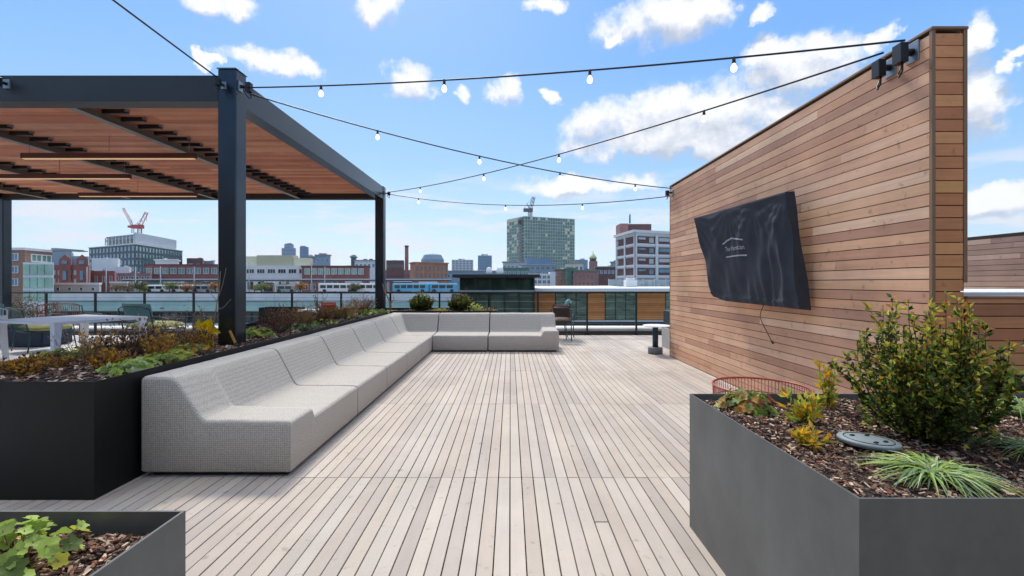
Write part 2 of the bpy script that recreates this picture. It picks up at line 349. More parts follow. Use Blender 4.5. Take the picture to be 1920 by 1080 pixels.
# hills far behind the skyline
hb = MB(); n = 90
for i in range(n+1):
    x = -2900+i*5800/n; yy = 2600-abs(x)*.1
    hgt = 30+42*noise.fractal(Vector((x*.0009, 3.1, 0)), 1, 2, 5)+18*noise.noise(Vector((x*.004, 9, 0)))
    hb.v += [(x, yy, GZ-.5), (x, yy+200, max(8, hgt)), (x, yy+500, max(8, hgt)*.6), (x, yy+700, GZ-.5)]
for i in range(n):
    for k in range(3): hb.face([i*4+k, (i+1)*4+k, (i+1)*4+k+1, i*4+k+1], 0, True)
tag(hb.build('hills', mat('hill_woods', '54625c', .95, var=.25, scale=.01)), kind='structure')

# own roof: body under the deck, deck boards, paver terrace, kerb
box('building_base', -24, 14, -12, 12.95, GZ, -.13, M_conc)
tag(bpy.data.objects['building_base'], kind='structure')
tag(box('deck_substrate', -3.6, 11.5, -3, 12.19, -.128, -.035, M_dark), kind='structure')
dk = MB(); PW, SEAM = .0825, 1.985
xb = -3.55
while xb < 11.4:
    for k in range(-2, 7):
        y0 = 3.27+(k-1)*SEAM; y1 = y0+SEAM
        if y1 < -.4 or y0 > 12.18: continue
        y1 = min(y1, 12.18); segs = [y0, y1]
        if random.random() < .07: segs = [y0, R(y0+.3, y1-.3), y1] if y1-y0 > .8 else segs
        for a, b2 in zip(segs[:-1], segs[1:]):
            dz = R(-.0012, .0012); dk.cbox(xb+.0032, xb+PW-.0032+R(-.0006,.0006), a+.0025, b2-.0025, -.03, dz, .0018)
    xb += PW
tag(dk.build('deck', M_deck), kind='structure')
pv = MB()
x = -23.0
while x < -4.2:
    y = -.5
    while y < 12.1:
        pv.cbox(x+.003, x+.597, y+.003, min(y+.6, 12.18)-.003, -.05, R(-.001,.001), .003)
        y += .6
    x += .6
tag(pv.build('pavers', M_pale), kind='structure')
tag(box('terrace_substrate', -23.5, -3.6, -3, 12.19, -.128, -.052, M_dark), kind='structure')
kb = MB(); kb.box(-24, 13.9, 12.22, 12.95, -.128, .11, 0); kb.cbox(-24, 13.95, 12.30, 13.0, .112, .17, .006, 1)
tag(kb.build('kerb', [M_kerb, M_coping]), kind='structure')

# ================================================================ CITY
sky_blocker = thing('building', 'added unseen grey building behind the viewpoint, darkening camera-facing sides, where the bare cable ends', 'building', (0,-3.3,-.1))  # added out of view to cut sky light on camera-facing surfaces
b = MB(); b.box(-14,9,-6,0,0,4.6); b.build('wall', mat('blocker_grey','77736d',.7,var=.15,scale=1.2), sky_blocker)
for k in range(7): b = MB(); b.box(-13+k*3.1,-10.6+k*3.1,.01,.05,.15,2.7); b.build('blocker_door', mat('blocker_glass','23292c',.08,.2), sky_blocker)
b = MB(); b.box(-14.1,9.1,-6.1,.12,4.61,4.8); b.build('blocker_cap', mat('blocker_cap_grey','55585a',.5,.3), sky_blocker)
M_glass_d = mat('window_glass', '5b6b74', .12, .3, var=.35, scale=.6)
M_glass_g = mat('green_glass', '82a39b', .12, .35, var=.35, scale=.35)
M_glass_b = mat('blue_glass', '5f7f92', .15, .3, var=.3, scale=.3)
M_glass_k = mat('dark_glass', '2b3434', .08, .2, var=.5, scale=.8)
M_wframe = mat('pale_frame', 'd9dad6', .6, var=.05); M_dframe = mat('dark_frame', '3a444b', .6, var=.1)
M_brick_tan = brickmat('tan_brick', '9a7462', '8b6656', 'a79a8c'); M_brick_red = brickmat('red_brick', '96564c', '844c44', 'a08a80')
M_brick_or = brickmat('orange_brick', 'b37a60', 'a36d55', 'b09a88'); M_brick_dk = brickmat('dark_red_brick', '6b4645', '5d3c3c', '80706a')
M_brick_pk = brickmat('pink_brick', '9c6f6a', '8d625e', 'a89a94')
M_beige = mat('beige_render', 'b7b395', .9, var=.06, scale=.3); M_cream = mat('cream_render', 'd8d3b4', .9, var=.05, scale=.3)
M_lgrey = mat('light_grey_render', 'b9bcbd', .9, var=.08, scale=.3); M_wht = mat('white_render', 'd8d8d6', .9, var=.05, scale=.3)
M_bgrey = mat('blue_grey_cladding', '8496a4', .7, var=.1, scale=.1); M_dgrey = mat('dark_grey_cladding', '4a5963', .6, var=.1, scale=.2)
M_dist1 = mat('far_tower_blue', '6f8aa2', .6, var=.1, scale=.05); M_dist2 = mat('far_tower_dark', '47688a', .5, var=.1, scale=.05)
M_green_r = mat('green_render', '5d8273', .8, var=.1, scale=.3); M_mint = mat('mint_panel', 'a3c4ba', .5, .0, var=.12, scale=.4)
M_roofg = mat('roof_grey', '8e9396', .9, var=.1, scale=.2); M_roofw = mat('roof_white', 'e2e3e2', .8, var=.05, scale=.4)
M_tan_r = mat('tan_concrete', 'b8ac9d', .9, var=.08, scale=.3); M_blue_t = mat('bright_blue_sheet', '5aa6c2', .5, var=.15, scale=.5)
WMESH = {}
def win_mesh(w_, h_, fm, gm, div=1, proud=.12):
    key = (round(w_,2), round(h_,2), fm.name, gm.name, div, proud)
    if key in WMESH: return WMESH[key]
    b = MB(); f = min(.14, w_*.09); b.box(-w_/2, w_/2, -proud*.4, .05, -h_/2, h_/2, 1)
    b.box(-w_/2-f, -w_/2, -proud, .05, -h_/2-f, h_/2+f); b.box(w_/2, w_/2+f, -proud, .05, -h_/2-f, h_/2+f)
    b.box(-w_/2, w_/2, -proud, .05, h_/2, h_/2+f); b.box(-w_/2, w_/2, -proud, .05, -h_/2-f, -h_/2)
    for k in range(1, div): x = -w_/2+w_*k/div; b.box(x-f*.4, x+f*.4, -proud*.8, -proud*.41, -h_/2, h_/2)
    me = bpy.data.meshes.new('window'); me.from_pydata(b.v, [], b.f); me.materials.append(fm); me.materials.append(gm)
    me.polygons.foreach_set('material_index', b.m); WMESH[key] = me; return me
class Bld:
    def __init__(s, name, label, foot, z1, m, z0=GZ, cat='building', group=None, cap=None, capm=None):
        c = foot[0]; s.o = Vector((c[0], c[1], z0)); s.t = thing(name, label, cat, s.o, 0, group); s.foot = foot; s.z0, s.z1 = z0, z1; s.nw = 0
        b = MB(); b.prism([(p[0]-c[0], p[1]-c[1]) for p in foot], 0, z1-z0); b.build('wall', m, s.t)
        if cap is not None:
            cx = sum(p[0] for p in foot)/len(foot); cy = sum(p[1] for p in foot)/len(foot); e = cap
            q = [(p[0]+(e if p[0] > cx else -e)-c[0], p[1]+(e if p[1] > cy else -e)-c[1]) for p in foot]
            b = MB(); b.prism(q, z1-z0+.01, z1-z0+.01+max(.4, abs(e))); b.build('cornice', capm or m, s.t)
        if label and z1-z0 > 10 and cat == 'building' and name in ('building','office_building','brick_building','frame_building','tower_block','apartment_building'):
            mx = sum(p[0] for p in foot)/len(foot); my = min(p[1] for p in foot); cyy = sum(p[1] for p in foot)/len(foot); wd = .5*(max(p[0] for p in foot)-min(p[0] for p in foot)); sc_ = my/FPX
            for _ in range(3):
                hw, hh_ = R(1.5,4)*sc_, R(1.2,3.4)*sc_; xx = mx+R(-.36,.36)*wd; b = MB(); b.box(xx-hw-c[0], xx+hw-c[0], cyy-hw*.5-c[1], cyy+hw*.5-c[1], z1-z0+.02, z1-z0+.02+hh_+(abs(cap) if cap else 0))
                b.build('roof_unit', random.choice([M_roofg, M_wht, M_dgrey, M_lgrey]), s.t)
    def edge(s, i):
        p = Vector(s.foot[i]); q = Vector(s.foot[(i+1)%len(s.foot)]); return p, q
    def wins(s, i, cols, rows, za, zb, wf=.55, hf=.6, fm=None, gm=None, div=1, u0=0, u1=1, skip=0, proud=.12):
        p, q = s.edge(i); L = (q-p).length; t = (q-p)/L; nn_ = Vector((t.y, -t.x)); ang = math.atan2(t.y, t.x)
        cw = L*(u1-u0)/cols; rh = (zb-za)/rows; me = win_mesh(cw*wf, rh*hf, fm or M_wframe, gm or M_glass_d, div, proud)
        extra = []
        for r in range(rows):
            for c in range(cols):
                if random.random() < skip: continue
                pos = p+t*(L*u0+cw*(c+.5)); z = za+rh*(r+.5)-s.z0
                M = Matrix.Translation((pos.x-s.o.x, pos.y-s.o.y, z)) @ Matrix.Rotation(ang,4,'Z')
                if s.nw < 100:
                    o = bpy.data.objects.new('window', me); col.objects.link(o); o.parent = s.t; o.matrix_local = M; s.nw += 1
                else: extra.append(M)
        if extra:
            b = MB()
            for M in extra:
                i0 = len(b.v); b.v += [tuple(M @ v.co) for v in me.vertices]
                for pl in me.polygons: b.face([i0+k for k in pl.vertices], pl.material_index)
            tag(b.build('window_field', [fm or M_wframe, gm or M_glass_d], s.t), kind='stuff')
    def part(s, name, x0,x1,y0,y1,z0,z1, m, mi=0):
        b = MB(); b.box(x0-s.o.x,x1-s.o.x,y0-s.o.y,y1-s.o.y,z0-s.z0,z1-s.z0); return b.build(name, m, s.t)
    def band(s, name, i, za, zb, m, proud=.2, u0=0, u1=1):
        p, q = s.edge(i); t = (q-p).normalized(); nn_ = Vector((t.y, -t.x)); a = p+(q-p)*u0; c = p+(q-p)*u1
        pts = [a+nn_*proud, c+nn_*proud, c-nn_*.03, a-nn_*.03]; b = MB()
        b.prism([(v.x-s.o.x, v.y-s.o.y) for v in pts], za-s.z0, zb-s.z0); return b.build(name, m, s.t)
def fr(pl, pr, Y, d):   # block whose inner flank runs along the line of sight, as these streets fan out
    if pr < CX: return [(ax(pl,Y),Y),(ax(pr,Y),Y),(ax(pr,Y+d)*.995,Y+d),(ax(pl,Y+d),Y+d)]
    if pl > CX: return [(ax(pl,Y),Y),(ax(pr,Y),Y),(ax(pr,Y+d),Y+d),(ax(pl,Y+d)*.995,Y+d)]
    return [(ax(pl,Y),Y),(ax(pr,Y),Y),(ax(pr,Y),Y+d),(ax(pl,Y),Y+d)]
def corner(pL, YL, pC, YC, pR, YR):
    L, C_, R_ = Vector((ax(pL,YL),YL)), Vector((ax(pC,YC),YC)), Vector((ax(pR,YR),YR)); B_ = L+R_-C_
    return [tuple(L), tuple(C_), tuple(R_), tuple(B_)]

# --- the long low building across the street, left of centre
Y = 62
a = Bld('long_building', 'long low building with mint band and pale parapet just beyond the rail', fr(97,846,Y,7), az(550,Y), mat('aged_grey_panel','dbd9d4',.8,var=.12,scale=.4))
a.band('mint_fascia', 0, az(582,Y), az(565,Y), M_mint, .9); a.band('gutter', 0, az(565,Y), az(563.4,Y), M_dgrey, 1.0)
a.wins(0, 22, 1, az(606,Y), az(584,Y), .86, .8, M_dframe, M_glass_k, 2); a.wins(0, 22, 1, az(640,Y), az(612,Y), .6, .6, M_wframe, M_glass_k, 2)
a = Bld('plant_room', 'pale roof block behind the long mint banded building, at its left end', fr(98,186,88,10), az(534,88), M_lgrey, cap=.1, capm=M_roofw)
a.wins(0, 4, 1, az(548,88), az(536,88), .25, .4, M_wframe, M_glass_d)
# --- left brick apartment block with white bays
fY = 75
a = Bld('apartment_building', 'tan brick apartment block with a white framed glass bay at the far left', [(ax(-60,fY),fY),(ax(47,fY),fY),(ax(98,fY+6),fY+6),(ax(97,fY+30),fY+30),(ax(-60,fY+30),fY+30)], az(469,fY), M_brick_tan, cap=.25, capm=M_wht)
a.wins(0, 5, 3, az(541,fY), az(470,fY), .55, .5, M_wframe, M_glass_b, 2, u0=.0, u1=.92)
a.wins(1, 2, 1, az(492,fY), az(473,fY), .9, .62, M_wframe, M_glass_g, 2, u0=.2, u1=.95)
bz = [(az(517,fY-2), az(494,fY-2)), (az(541,fY-2), az(518.5,fY-2)), (az(566,fY-2), az(543,fY-2))]
b = MB(); b.prism([(ax(43,fY-2)-a.o.x,-2),(ax(101,fY-2)-a.o.x,-2),(ax(100.5,fY+5.5)-a.o.x,5.5),(ax(43,fY+5.5)-a.o.x,5.5)], az(600,fY-2)-a.z0, az(492,fY-2)-a.z0); b.build('bay', M_wht, a.t)
for z0, z1 in bz:
    for k in range(4):
        x0 = ax(44.5+k*14, fY-2); x1 = ax(56.5+k*14, fY-2)
        b = MB(); b.box(x0-a.o.x, x1-a.o.x, -2.12, -2.02, z0-a.z0+.15, z1-a.z0-.15); b.build('window', M_glass_g, a.t)
for (x0, x1, h_) in ((50,62,4),(62,70,2),(12,26,2)): a.part('roof_vent', ax(x0,fY), ax(x1,fY), fY+4, fY+9, az(469,fY)+.3, az(469-h_,fY)+.3, M_roofg)
# --- red gabled row
a = Bld('gabled_house', 'red brick gabled house row right of the tan apartment block', fr(97,166,120,20), az(497,120), M_brick_red)
for pc in (124, 156):
    b = MB(); w2 = 11*120/FPX; x = ax(pc,120)-a.o.x; zz = az(497,120)-a.z0; ht = 20*120/FPX
    b.v = [(x-w2,-.3,zz-8),(x+w2,-.3,zz-8),(x+w2,-.3,zz+ht*.55),(x,-.3,zz+ht),(x-w2,-.3,zz+ht*.55)]; b.v += [(p[0]*1.0-2.5,2.6,p[2]) for p in b.v[:5]]
    b.face((0,1,2,3,4)); b.face((9,8,7,6,5))
    for k in range(5): b.face((k,5+k,5+(k+1)%5,(k+1)%5))
    b.build('gable', M_brick_red, a.t)
    b = MB(); b.box(x-w2*.45,x+w2*.45,-.5,-.29,zz+ht*.1,zz+ht*.42); b.box(x-w2*.3,x+w2*.3,-.5,-.29,zz-4,zz-1.5); b.build('window', M_glass_b, a.t)
for (p0,p1) in ((99,118),(133,150)):
    b = MB(); b.box(ax(p0,120)-a.o.x,ax(p1,120)-a.o.x,.3,2.5,az(497,120)-a.z0+.02,az(480,120)-a.z0); b.build('slate_roof', M_bgrey, a.t)
a.wins(0, 7, 2, az(535,120), az(503,120), .35, .5, M_wframe, M_glass_g)
Bld('building', 'grey flat roofed block behind the red gabled houses', fr(92,134,160,20), az(470,160), M_bgrey)
a = Bld('building', 'dull red low building beside the dark conifer', fr(160,215,140,20), az(508,140), M_brick_red); a.wins(0, 4, 1, az(535,140), az(512,140), .3, .5, M_wframe, M_glass_g)
# --- dark gridded office block under construction
Yc = 270
ft = corner(167, 300, 253, Yc, 342, 330)
a = Bld('office_building', 'dark gridded office block with an unfinished steel top and red crane', ft, az(458,Yc), M_dgrey, cap=.4, capm=M_wht)
zt, zb_ = az(459,Yc), az(524,Yc)
a.wins(0, 13, 5, zb_, zt, .6, .68, M_dframe, M_glass_b); a.wins(1, 16, 5, zb_, zt, .58, .68, M_dframe, M_glass_g)
pc = Vector(ft[1])
def inset(f, e0, e1, k):  # shrink a corner footprint
    L, C_, R_ = Vector(f[0]), Vector(f[1]), Vector(f[2]); u, v = (L-C_), (R_-C_); C2 = C_+u*k+v*k
    return [tuple(C2+u*e0), tuple(C2), tuple(C2+v*e1), tuple(C2+u*e0+v*e1)]
f2 = inset(ft, .62, .85, .04); z0_, z1_ = az(458,Yc)+.5, az(437,Yc)
for (nm, za, zb2, m_) in (('floor_slab', z0_+.01, z0_+.6, M_wht), ('recessed_floor', z0_+.61, z0_+3.2, M_glass_k), ('floor_slab', z0_+3.21, z0_+3.9, M_roofg), ('recessed_floor', z0_+3.91, z1_-1, M_glass_b), ('floor_slab', z1_-.99, z1_-.2, M_roofg)):
    sh_ = 0 if 'slab' in nm else .015; f3 = inset(f2, 1-sh_*2, 1-sh_*2, sh_)
    b = MB(); b.prism([(p[0]-a.o.x, p[1]-a.o.y) for p in f3], za-a.z0, zb2-a.z0); b.build(nm, m_, a.t)
f4 = inset(f2, .0001, .95, .0); Rr = Vector(f2[2]); Cc = Vector(f2[1]); Lv = (Vector(f2[0])-Cc)
scr = [tuple(Cc+Lv*-.01), tuple(Rr+Lv*-.01), tuple(Rr+Lv*.05), tuple(Cc+Lv*.05)]
scr = [scr[3], scr[0], scr[1], scr[2]]
b = MB(); b.prism([(p[0]-a.o.x, p[1]-a.o.y) for p in scr], z0_+.7-a.z0, z1_-a.z0+.8); b.build('screen_panels', mat('pale_screen','c3c8cb',.6,var=.08,scale=.5), a.t)
# columns of the unfinished floor
for k in range(9):
    p = Vector(f2[0]).lerp(Vector(f2[1]), k/8.2); b = MB(); b.box(p.x-.25-a.o.x,p.x+.25-a.o.x,p.y-.6-a.o.y,p.y-.05-a.o.y,z0_+.6-a.z0,z1_-1-a.z0); b.build('column', M_wht, a.t)
def crane(label, px, pyb, Y, tip, tip2, m, sw=1.0):
    t = thing('tower_crane', label, 'crane', (ax(px,Y),Y,az(pyb,Y))); P0 = Vector(t.location)
    def lat(p, q, w_, nm):
        b = MB(); p, q = Vector(p)-P0, Vector(q)-P0; d = q-p; n_ = max(4, int(d.length/(w_*1.3))); u = d.normalized(); s1 = u.orthogonal().normalized(); s2 = u.cross(s1)
        cs = [(s1+s2)*w_/2,(s1-s2)*w_/2,(-s1-s2)*w_/2,(-s1+s2)*w_/2]
        for c_ in cs: b.tube([p+c_, q+c_], w_*.11, 4)
        for k in range(n_):
            A_, B_ = p+d*k/n_, p+d*(k+1)/n_
            for j in range(4): b.tube([A_+cs[j], B_+cs[(j+1)%4]], w_*.07, 3)
        b.build(nm, m, t)
    lat(P0, at(px, pyb-12, Y), 2.0*sw, 'mast'); lat(at(px,pyb-12,Y), at(*tip, Y), 1.7*sw, 'jib')
    b = MB(); q = at(px,pyb-12,Y)-P0; b.box(q.x-5*sw,q.x+2*sw,q.y-1.3*sw,q.y+1.3*sw,q.z-1.2*sw,q.z+1.2*sw); b.build('machine_deck', m, t)
    b = MB(); q2 = at(*tip2, Y)-P0; b.tube([q, q2], .3*sw, 4); b.tube([q2, at(*tip,Y)-P0], .12*sw, 3); b.tube([q2, q+Vector((-5*sw,0,0))], .12*sw, 3); b.build('a_frame', m, t)
    b = MB(); q3 = at(*tip,Y)-P0; b.tube([q3, q3+Vector((0,0,-6*sw))], .1*sw, 3); b.build('hook_line', m, t)
M_crane = mat('crane_red', 'b5504a', .6); M_cranek = mat('crane_grey', '5f5f66', .6)
crane('red luffing crane standing on the dark office block', 262, 437, 300, (275,398), (258,418), M_crane)
crane('thin red crane jib rising behind the dark office block', 249, 437, 420, (231,390), (247,412), M_crane, .8)
# --- white and brick pieces in front of it
Bld('building', 'cream white low block in front of the dark office block', fr(172,222,200,14), az(484,200), M_wht)
Bld('building', 'stepped white block at the foot of the dark office block', fr(214,243,190,14), az(500,190), M_wht)
a = Bld('building', 'long low brick row behind the bare trees at centre left', fr(205,282,185,14), az(512,185), M_brick_pk); a.wins(0, 8, 1, az(530,185), az(514,185), .5, .4)
a = Bld('brick_building', 'long red brick office strip left of the front pergola post', fr(272,440,200,16), az(497,200), M_brick_red, cap=.3, capm=M_brick_dk)
a.wins(0, 11, 1, az(515,200), az(501,200), .62, .72, M_wframe, M_glass_g, 2); a.wins(0, 11, 1, az(542,200), az(524,200), .5, .5, M_cream, M_glass_d, 2)
Bld('building', 'white roof structure above the red brick office strip', fr(291,333,230,14), az(488,230), M_wht, cap=.5, capm=M_roofw)
Bld('building', 'dark red shed roof peeking behind the brick strip', fr(350,380,320,30), az(484,320), M_brick_dk)
Bld('building', 'pale grey vaulted roof left of the big post', fr(372,400,350,30), az(489,350), M_bgrey)
# --- beige and white building right of the big post
a = Bld('office_building', 'white and beige two tone office building right of the big post', fr(440,578,180,18), az(498,180), M_wht)
a.part('upper_storey', ax(476,180), ax(544,180), 182, 187, az(498,180)+.01, az(478,180), M_beige)
a.part('upper_storey', ax(544.2,180), ax(574,180), 182.5, 186, az(498,180)+.01, az(483,180), M_cream); a.part('upper_storey', ax(448,180), ax(475.8,180), 182.5, 186, az(498,180)+.01, az(480,180), M_cream)
a.wins(0, 7, 1, az(515,180), az(502,180), .7, .55, M_wframe, M_glass_k, 3); a.wins(0, 7, 1, az(545,180), az(526,180), .55, .75, M_cream, M_glass_k, 2)
a = Bld('brick_building', 'red brick office strip with pale windows between the two pergola posts', fr(566,692,176,16), az(500,176), M_brick_red, cap=.25, capm=M_brick_dk)
a.wins(0, 9, 1, az(516,176), az(502,176), .68, .72, M_wframe, M_glass_g, 2, u0=.03, u1=.93); a.wins(0, 9, 1, az(546,176), az(530,176), .6, .6, M_wframe, M_glass_k, 2)
for (n_, lb, p0, p1, pt0, Y, m_) in (
  ('tower_block', 'hazy blue stepped tower on the skyline, left of its darker neighbour', 528, 553, 465, 1500, M_dist1),
  ('tower_block', 'narrow dark blue skyline tower', 562, 577, 463, 1500, M_dist2),
  ('building', 'greenish grey flat block behind the brick strip between the posts', 592, 618, 479, 500, M_bgrey),
  ('building', 'low purple grey block right of the cream storey', 577, 592, 482, 520, M_bgrey),
  ('building', 'pale mint roofed block left of the far pergola post', 665, 712, 489, 420, M_wht),
  ('building', 'dark rooftop unit beside the thin red mast', 658, 667, 482, 430, M_dgrey),
  ('building', 'blue green flat building at the foot of the brick chimney', 722, 770, 508, 330, M_bgrey),
  ('tower_block', 'pale grey slab tower left of the two tone tower', 847, 887, 487, 900, M_lgrey),
  ('tower_block', 'two tone slim tower between the grey slab and the glass tower', 896, 922, 479, 950, M_dist1),
  ('building', 'blue grey low shed behind the dark pavilion roof', 838, 945, 509, 420, M_bgrey),
  ('building', 'teal banded low building left of the glass tower foot', 944, 992, 503, 300, M_green_r),
  ('building', 'pale podium block at the left foot of the glass tower', 943, 987, 492, 380, M_lgrey),
  ('building', 'cream flat roofed block right of the glass tower', 1060, 1094, 494, 330, M_cream),
  ('building', 'bluish small tower between the glass tower and the cupola', 1078, 1102, 487, 600, M_dist1),
  ('building', 'dark red brick block left of the white framed building', 1117, 1160, 501, 260, M_brick_dk),
  ('building', 'grey block peeking behind the dark red brick block', 1146, 1160, 492, 420, M_bgrey)):
    a = Bld(n_, lb, fr(p0,p1,Y,max(14,(p1-p0)*Y/FPX*.5)), az(pt0,Y), m_, cap=(.002*Y if Y < 600 else None), capm=M_roofg)
    if 'slab' in lb or 'slim' in lb or 'skyline' in lb: a.wins(0, 6, 8, az(522,Y), az(pt0+1,Y), .55, .5, m_, M_glass_b, 1, proud=.5)
    elif 'unit' not in lb: a.wins(0, max(3,int((p1-p0)/7)), 1, az(pt0+15,Y), az(pt0+3,Y), .55, .5, M_wframe, M_glass_b, 1)
a = Bld('tower_block', 'rounded top of the hazy blue stepped tower, set back on its roof', fr(533,549,1510,20), az(458,1510), M_dist1, z0=az(466,1510))
t = thing('brick_chimney', 'tall brick chimney stack rising right of the far pergola post', 'chimney', (ax(762.5,300),300,GZ))
b = MB(); b.lathe([(1.35,0),(1.25,30),(1.2,az(463,300)-GZ)], (0,0,0), 14); b.build('stack', M_brick_red, t); b = MB(); b.lathe([(1.4,0),(1.4,.9)], (0,0,az(463,300)-GZ+.01), 14); b.build('crown_band', M_brick_dk, t)
a = Bld('building', 'maroon brick works building at the foot of the chimney', fr(724,757,310,25), az(488,310), M_brick_dk)
a.wins(0, 6, 1, az(505,310), az(492,310), .4, .5, M_brick_dk, M_glass_d)
# orange brick building with drum top behind
a = Bld('brick_building', 'orange brick building with arched windows left of the dark pavilion', corner(769,215,778,205,840,215), az(493,205), M_brick_or, cap=.5, capm=M_brick_or)
a.wins(1, 8, 2, az(523,205), az(496,205), .42, .62, M_brick_or, M_glass_d, 2)
t = thing('octagonal_building', 'grey domed octagonal block rising behind the orange brick building', 'building', (ax(811,420),420,GZ))
b = MB(); b.lathe([(10.5,0),(10.5,az(487,420)-GZ),(8,az(478,420)-GZ),(2,az(475,420)-GZ)], (0,0,0), 8, 0, False); b.build('wall', M_bgrey, t)
b = MB(); b.lathe([(8.9,az(483,420)-GZ),(7.6,az(479,420)-GZ)], (0,0,.2), 8, 0, False); b.build('glass_band', M_glass_b, t)
# --- glass tower
Yt = 430
ft = corner(951,455,984,Yt,1077,450)
a = Bld('glass_tower', 'tall green glass tower under construction with a dark crane on top', ft, az(406,Yt), M_green_r, cap=None)
zt = az(406,Yt)
nfl = 17; fh = (zt-az(510,Yt))/nfl
for e_, nc in ((0,7),(1,20)):
    p, q = a.edge(e_); L = (q-p).length; t_ = (q-p)/L; n_ = Vector((t_.y,-t_.x)); ang = math.atan2(t_.y,t_.x)
    b = MB(); M = Matrix.Translation((p.x-a.o.x, p.y-a.o.y, 0)) @ Matrix.Rotation(ang,4,'Z')
    k_ = 0
    for r in range(nfl):
        z = zt-(r+1)*fh-a.z0
        for c in range(nc):
            x0, x1 = L*c/nc, L*(c+1)/nc; rr = random.random()
            cream_zone = (e_ == 1 and c > nc-6) or (e_ == 0 and c < 5)
            mi = 2 if (rr < .28 if cream_zone else rr < .02) else (1 if rr < .5 else 0)  # cream panes come more often in the chosen columns
            b.box(x0+.12, x1-.12, -.25, .02, z+.65, z+fh-.05, mi, M)
    b.build('curtain_wall', [mat('tower_glass','6c807a',.2,.3,var=.3,scale=.15), mat('teal_glass','5f726d',.15,.3,var=.3,scale=.2), M_cream], a.t)
    b = MB()
    for c in range(nc+1): x = L*c/nc; b.box(x-.2, x+.2, -.33, -.26, 0, zt-a.z0, 0, M)
    b.build('mullions', mat('pale_green_edge','a9b9ab',.6,var=.1,scale=.2), a.t)
    b = MB()
    for r in range(nfl+1): z = zt-r*fh-a.z0; b.box(-.1, L+.1, -.4, .01, z-.2, z+.35, 0, M)
    b.build('floor_edges', mat('pale_green_edge','a9b9ab',.6,var=.1,scale=.2), a.t)
p = Vector(ft[0]).lerp(Vector(ft[1]), .80)
b = MB(); M = Matrix.Translation((p.x-a.o.x, p.y-a.o.y, 0)) @ Matrix.Rotation(math.atan2(ft[1][1]-ft[0][1], ft[1][0]-ft[0][0]),4,'Z')
for r in range(nfl): z = zt-(r+1)*fh-a.z0; b.box(-3.2,2.6,-1.6,-.45,z+.4,z+fh-1.2,0,M)
b.box(-2.5,2,-1.9,-1.61,zt-fh*2.2-a.z0,zt-fh*1.0-a.z0,1,M)
b.build('hoist_bay', [mat('hoist_pink_grey','8f8583',.8,var=.2,scale=.4), M_black], a.t)
crane('dark crane on top of the green glass tower', 994, 406, 440, (1001,369), (988,382), M_cranek, 1.3)
# --- foot of the tower
a = Bld('office_building', 'blue grey stepped office block in front of the glass tower', fr(974,1042,330,20), az(497,330), M_bgrey, cap=.3, capm=M_lgrey)
a.wins(0, 7, 2, az(519,330), az(497,330), .6, .5, M_lgrey, M_glass_d, 2); a.part('upper_storey', ax(987,330), ax(1037,330), 333, 346, az(497,330)+.5, az(484,330), M_dist1)
a = Bld('frame_building', 'white lattice framed building right of the dark pavilion', fr(990,1041,150,14), az(513,150), M_wht)
a.wins(0, 5, 3, az(542,150), az(515,150), .68, .62, M_wht, M_glass_d, 2, u1=.86); a.part('stair_tower', ax(1031,150), ax(1041,150), 149, 156, a.z0+.01, az(510,150), M_wht)
a = Bld('building', 'brick and green fronted building beside the white lattice building', fr(1041,1063,215,14), az(506,215), M_brick_or, cap=.4, capm=M_green_r); a.wins(0, 3, 2, az(532,215), az(508,215), .4, .5)
a = Bld('building', 'dark green fronted building left of the pink brick one', fr(1060,1078,205,14), az(504,205), M_green_r, cap=.4, capm=M_green_r); a.wins(0, 2, 3, az(536,205), az(506,205), .35, .5, M_green_r, M_glass_d)
a = Bld('building', 'pink brick building with green roofline in front of the cupola', fr(1075,1122,200,14), az(508,200), M_brick_pk, cap=.5, capm=M_green_r); a.wins(0, 6, 2, az(540,200), az(512,200), .32, .5, M_brick_pk, M_glass_d)
t = thing('cupola_tower', 'small brick clock tower with a pale gold dome on the skyline', 'tower', (ax(1112,300),300,GZ))
zt = az(490,300)-GZ; b = MB(); b.box(-2.4,2.4,-2.4,2.4,0,zt); b.build('shaft', M_brick_pk, t)
b = MB(); b.lathe([(2.2,0),(2.2,1.6)], (0,0,zt+.01), 8, 0, False); b.build('belfry', M_glass_k, t); b = MB(); b.lathe([(2.6,0),(2.3,1.2),(1.3,2.6),(.35,3.4),(.12,5.4)], (0,0,zt+1.62), 14); b.build('dome', mat('pale_gold_dome','b9c08a',.5,.2), t)
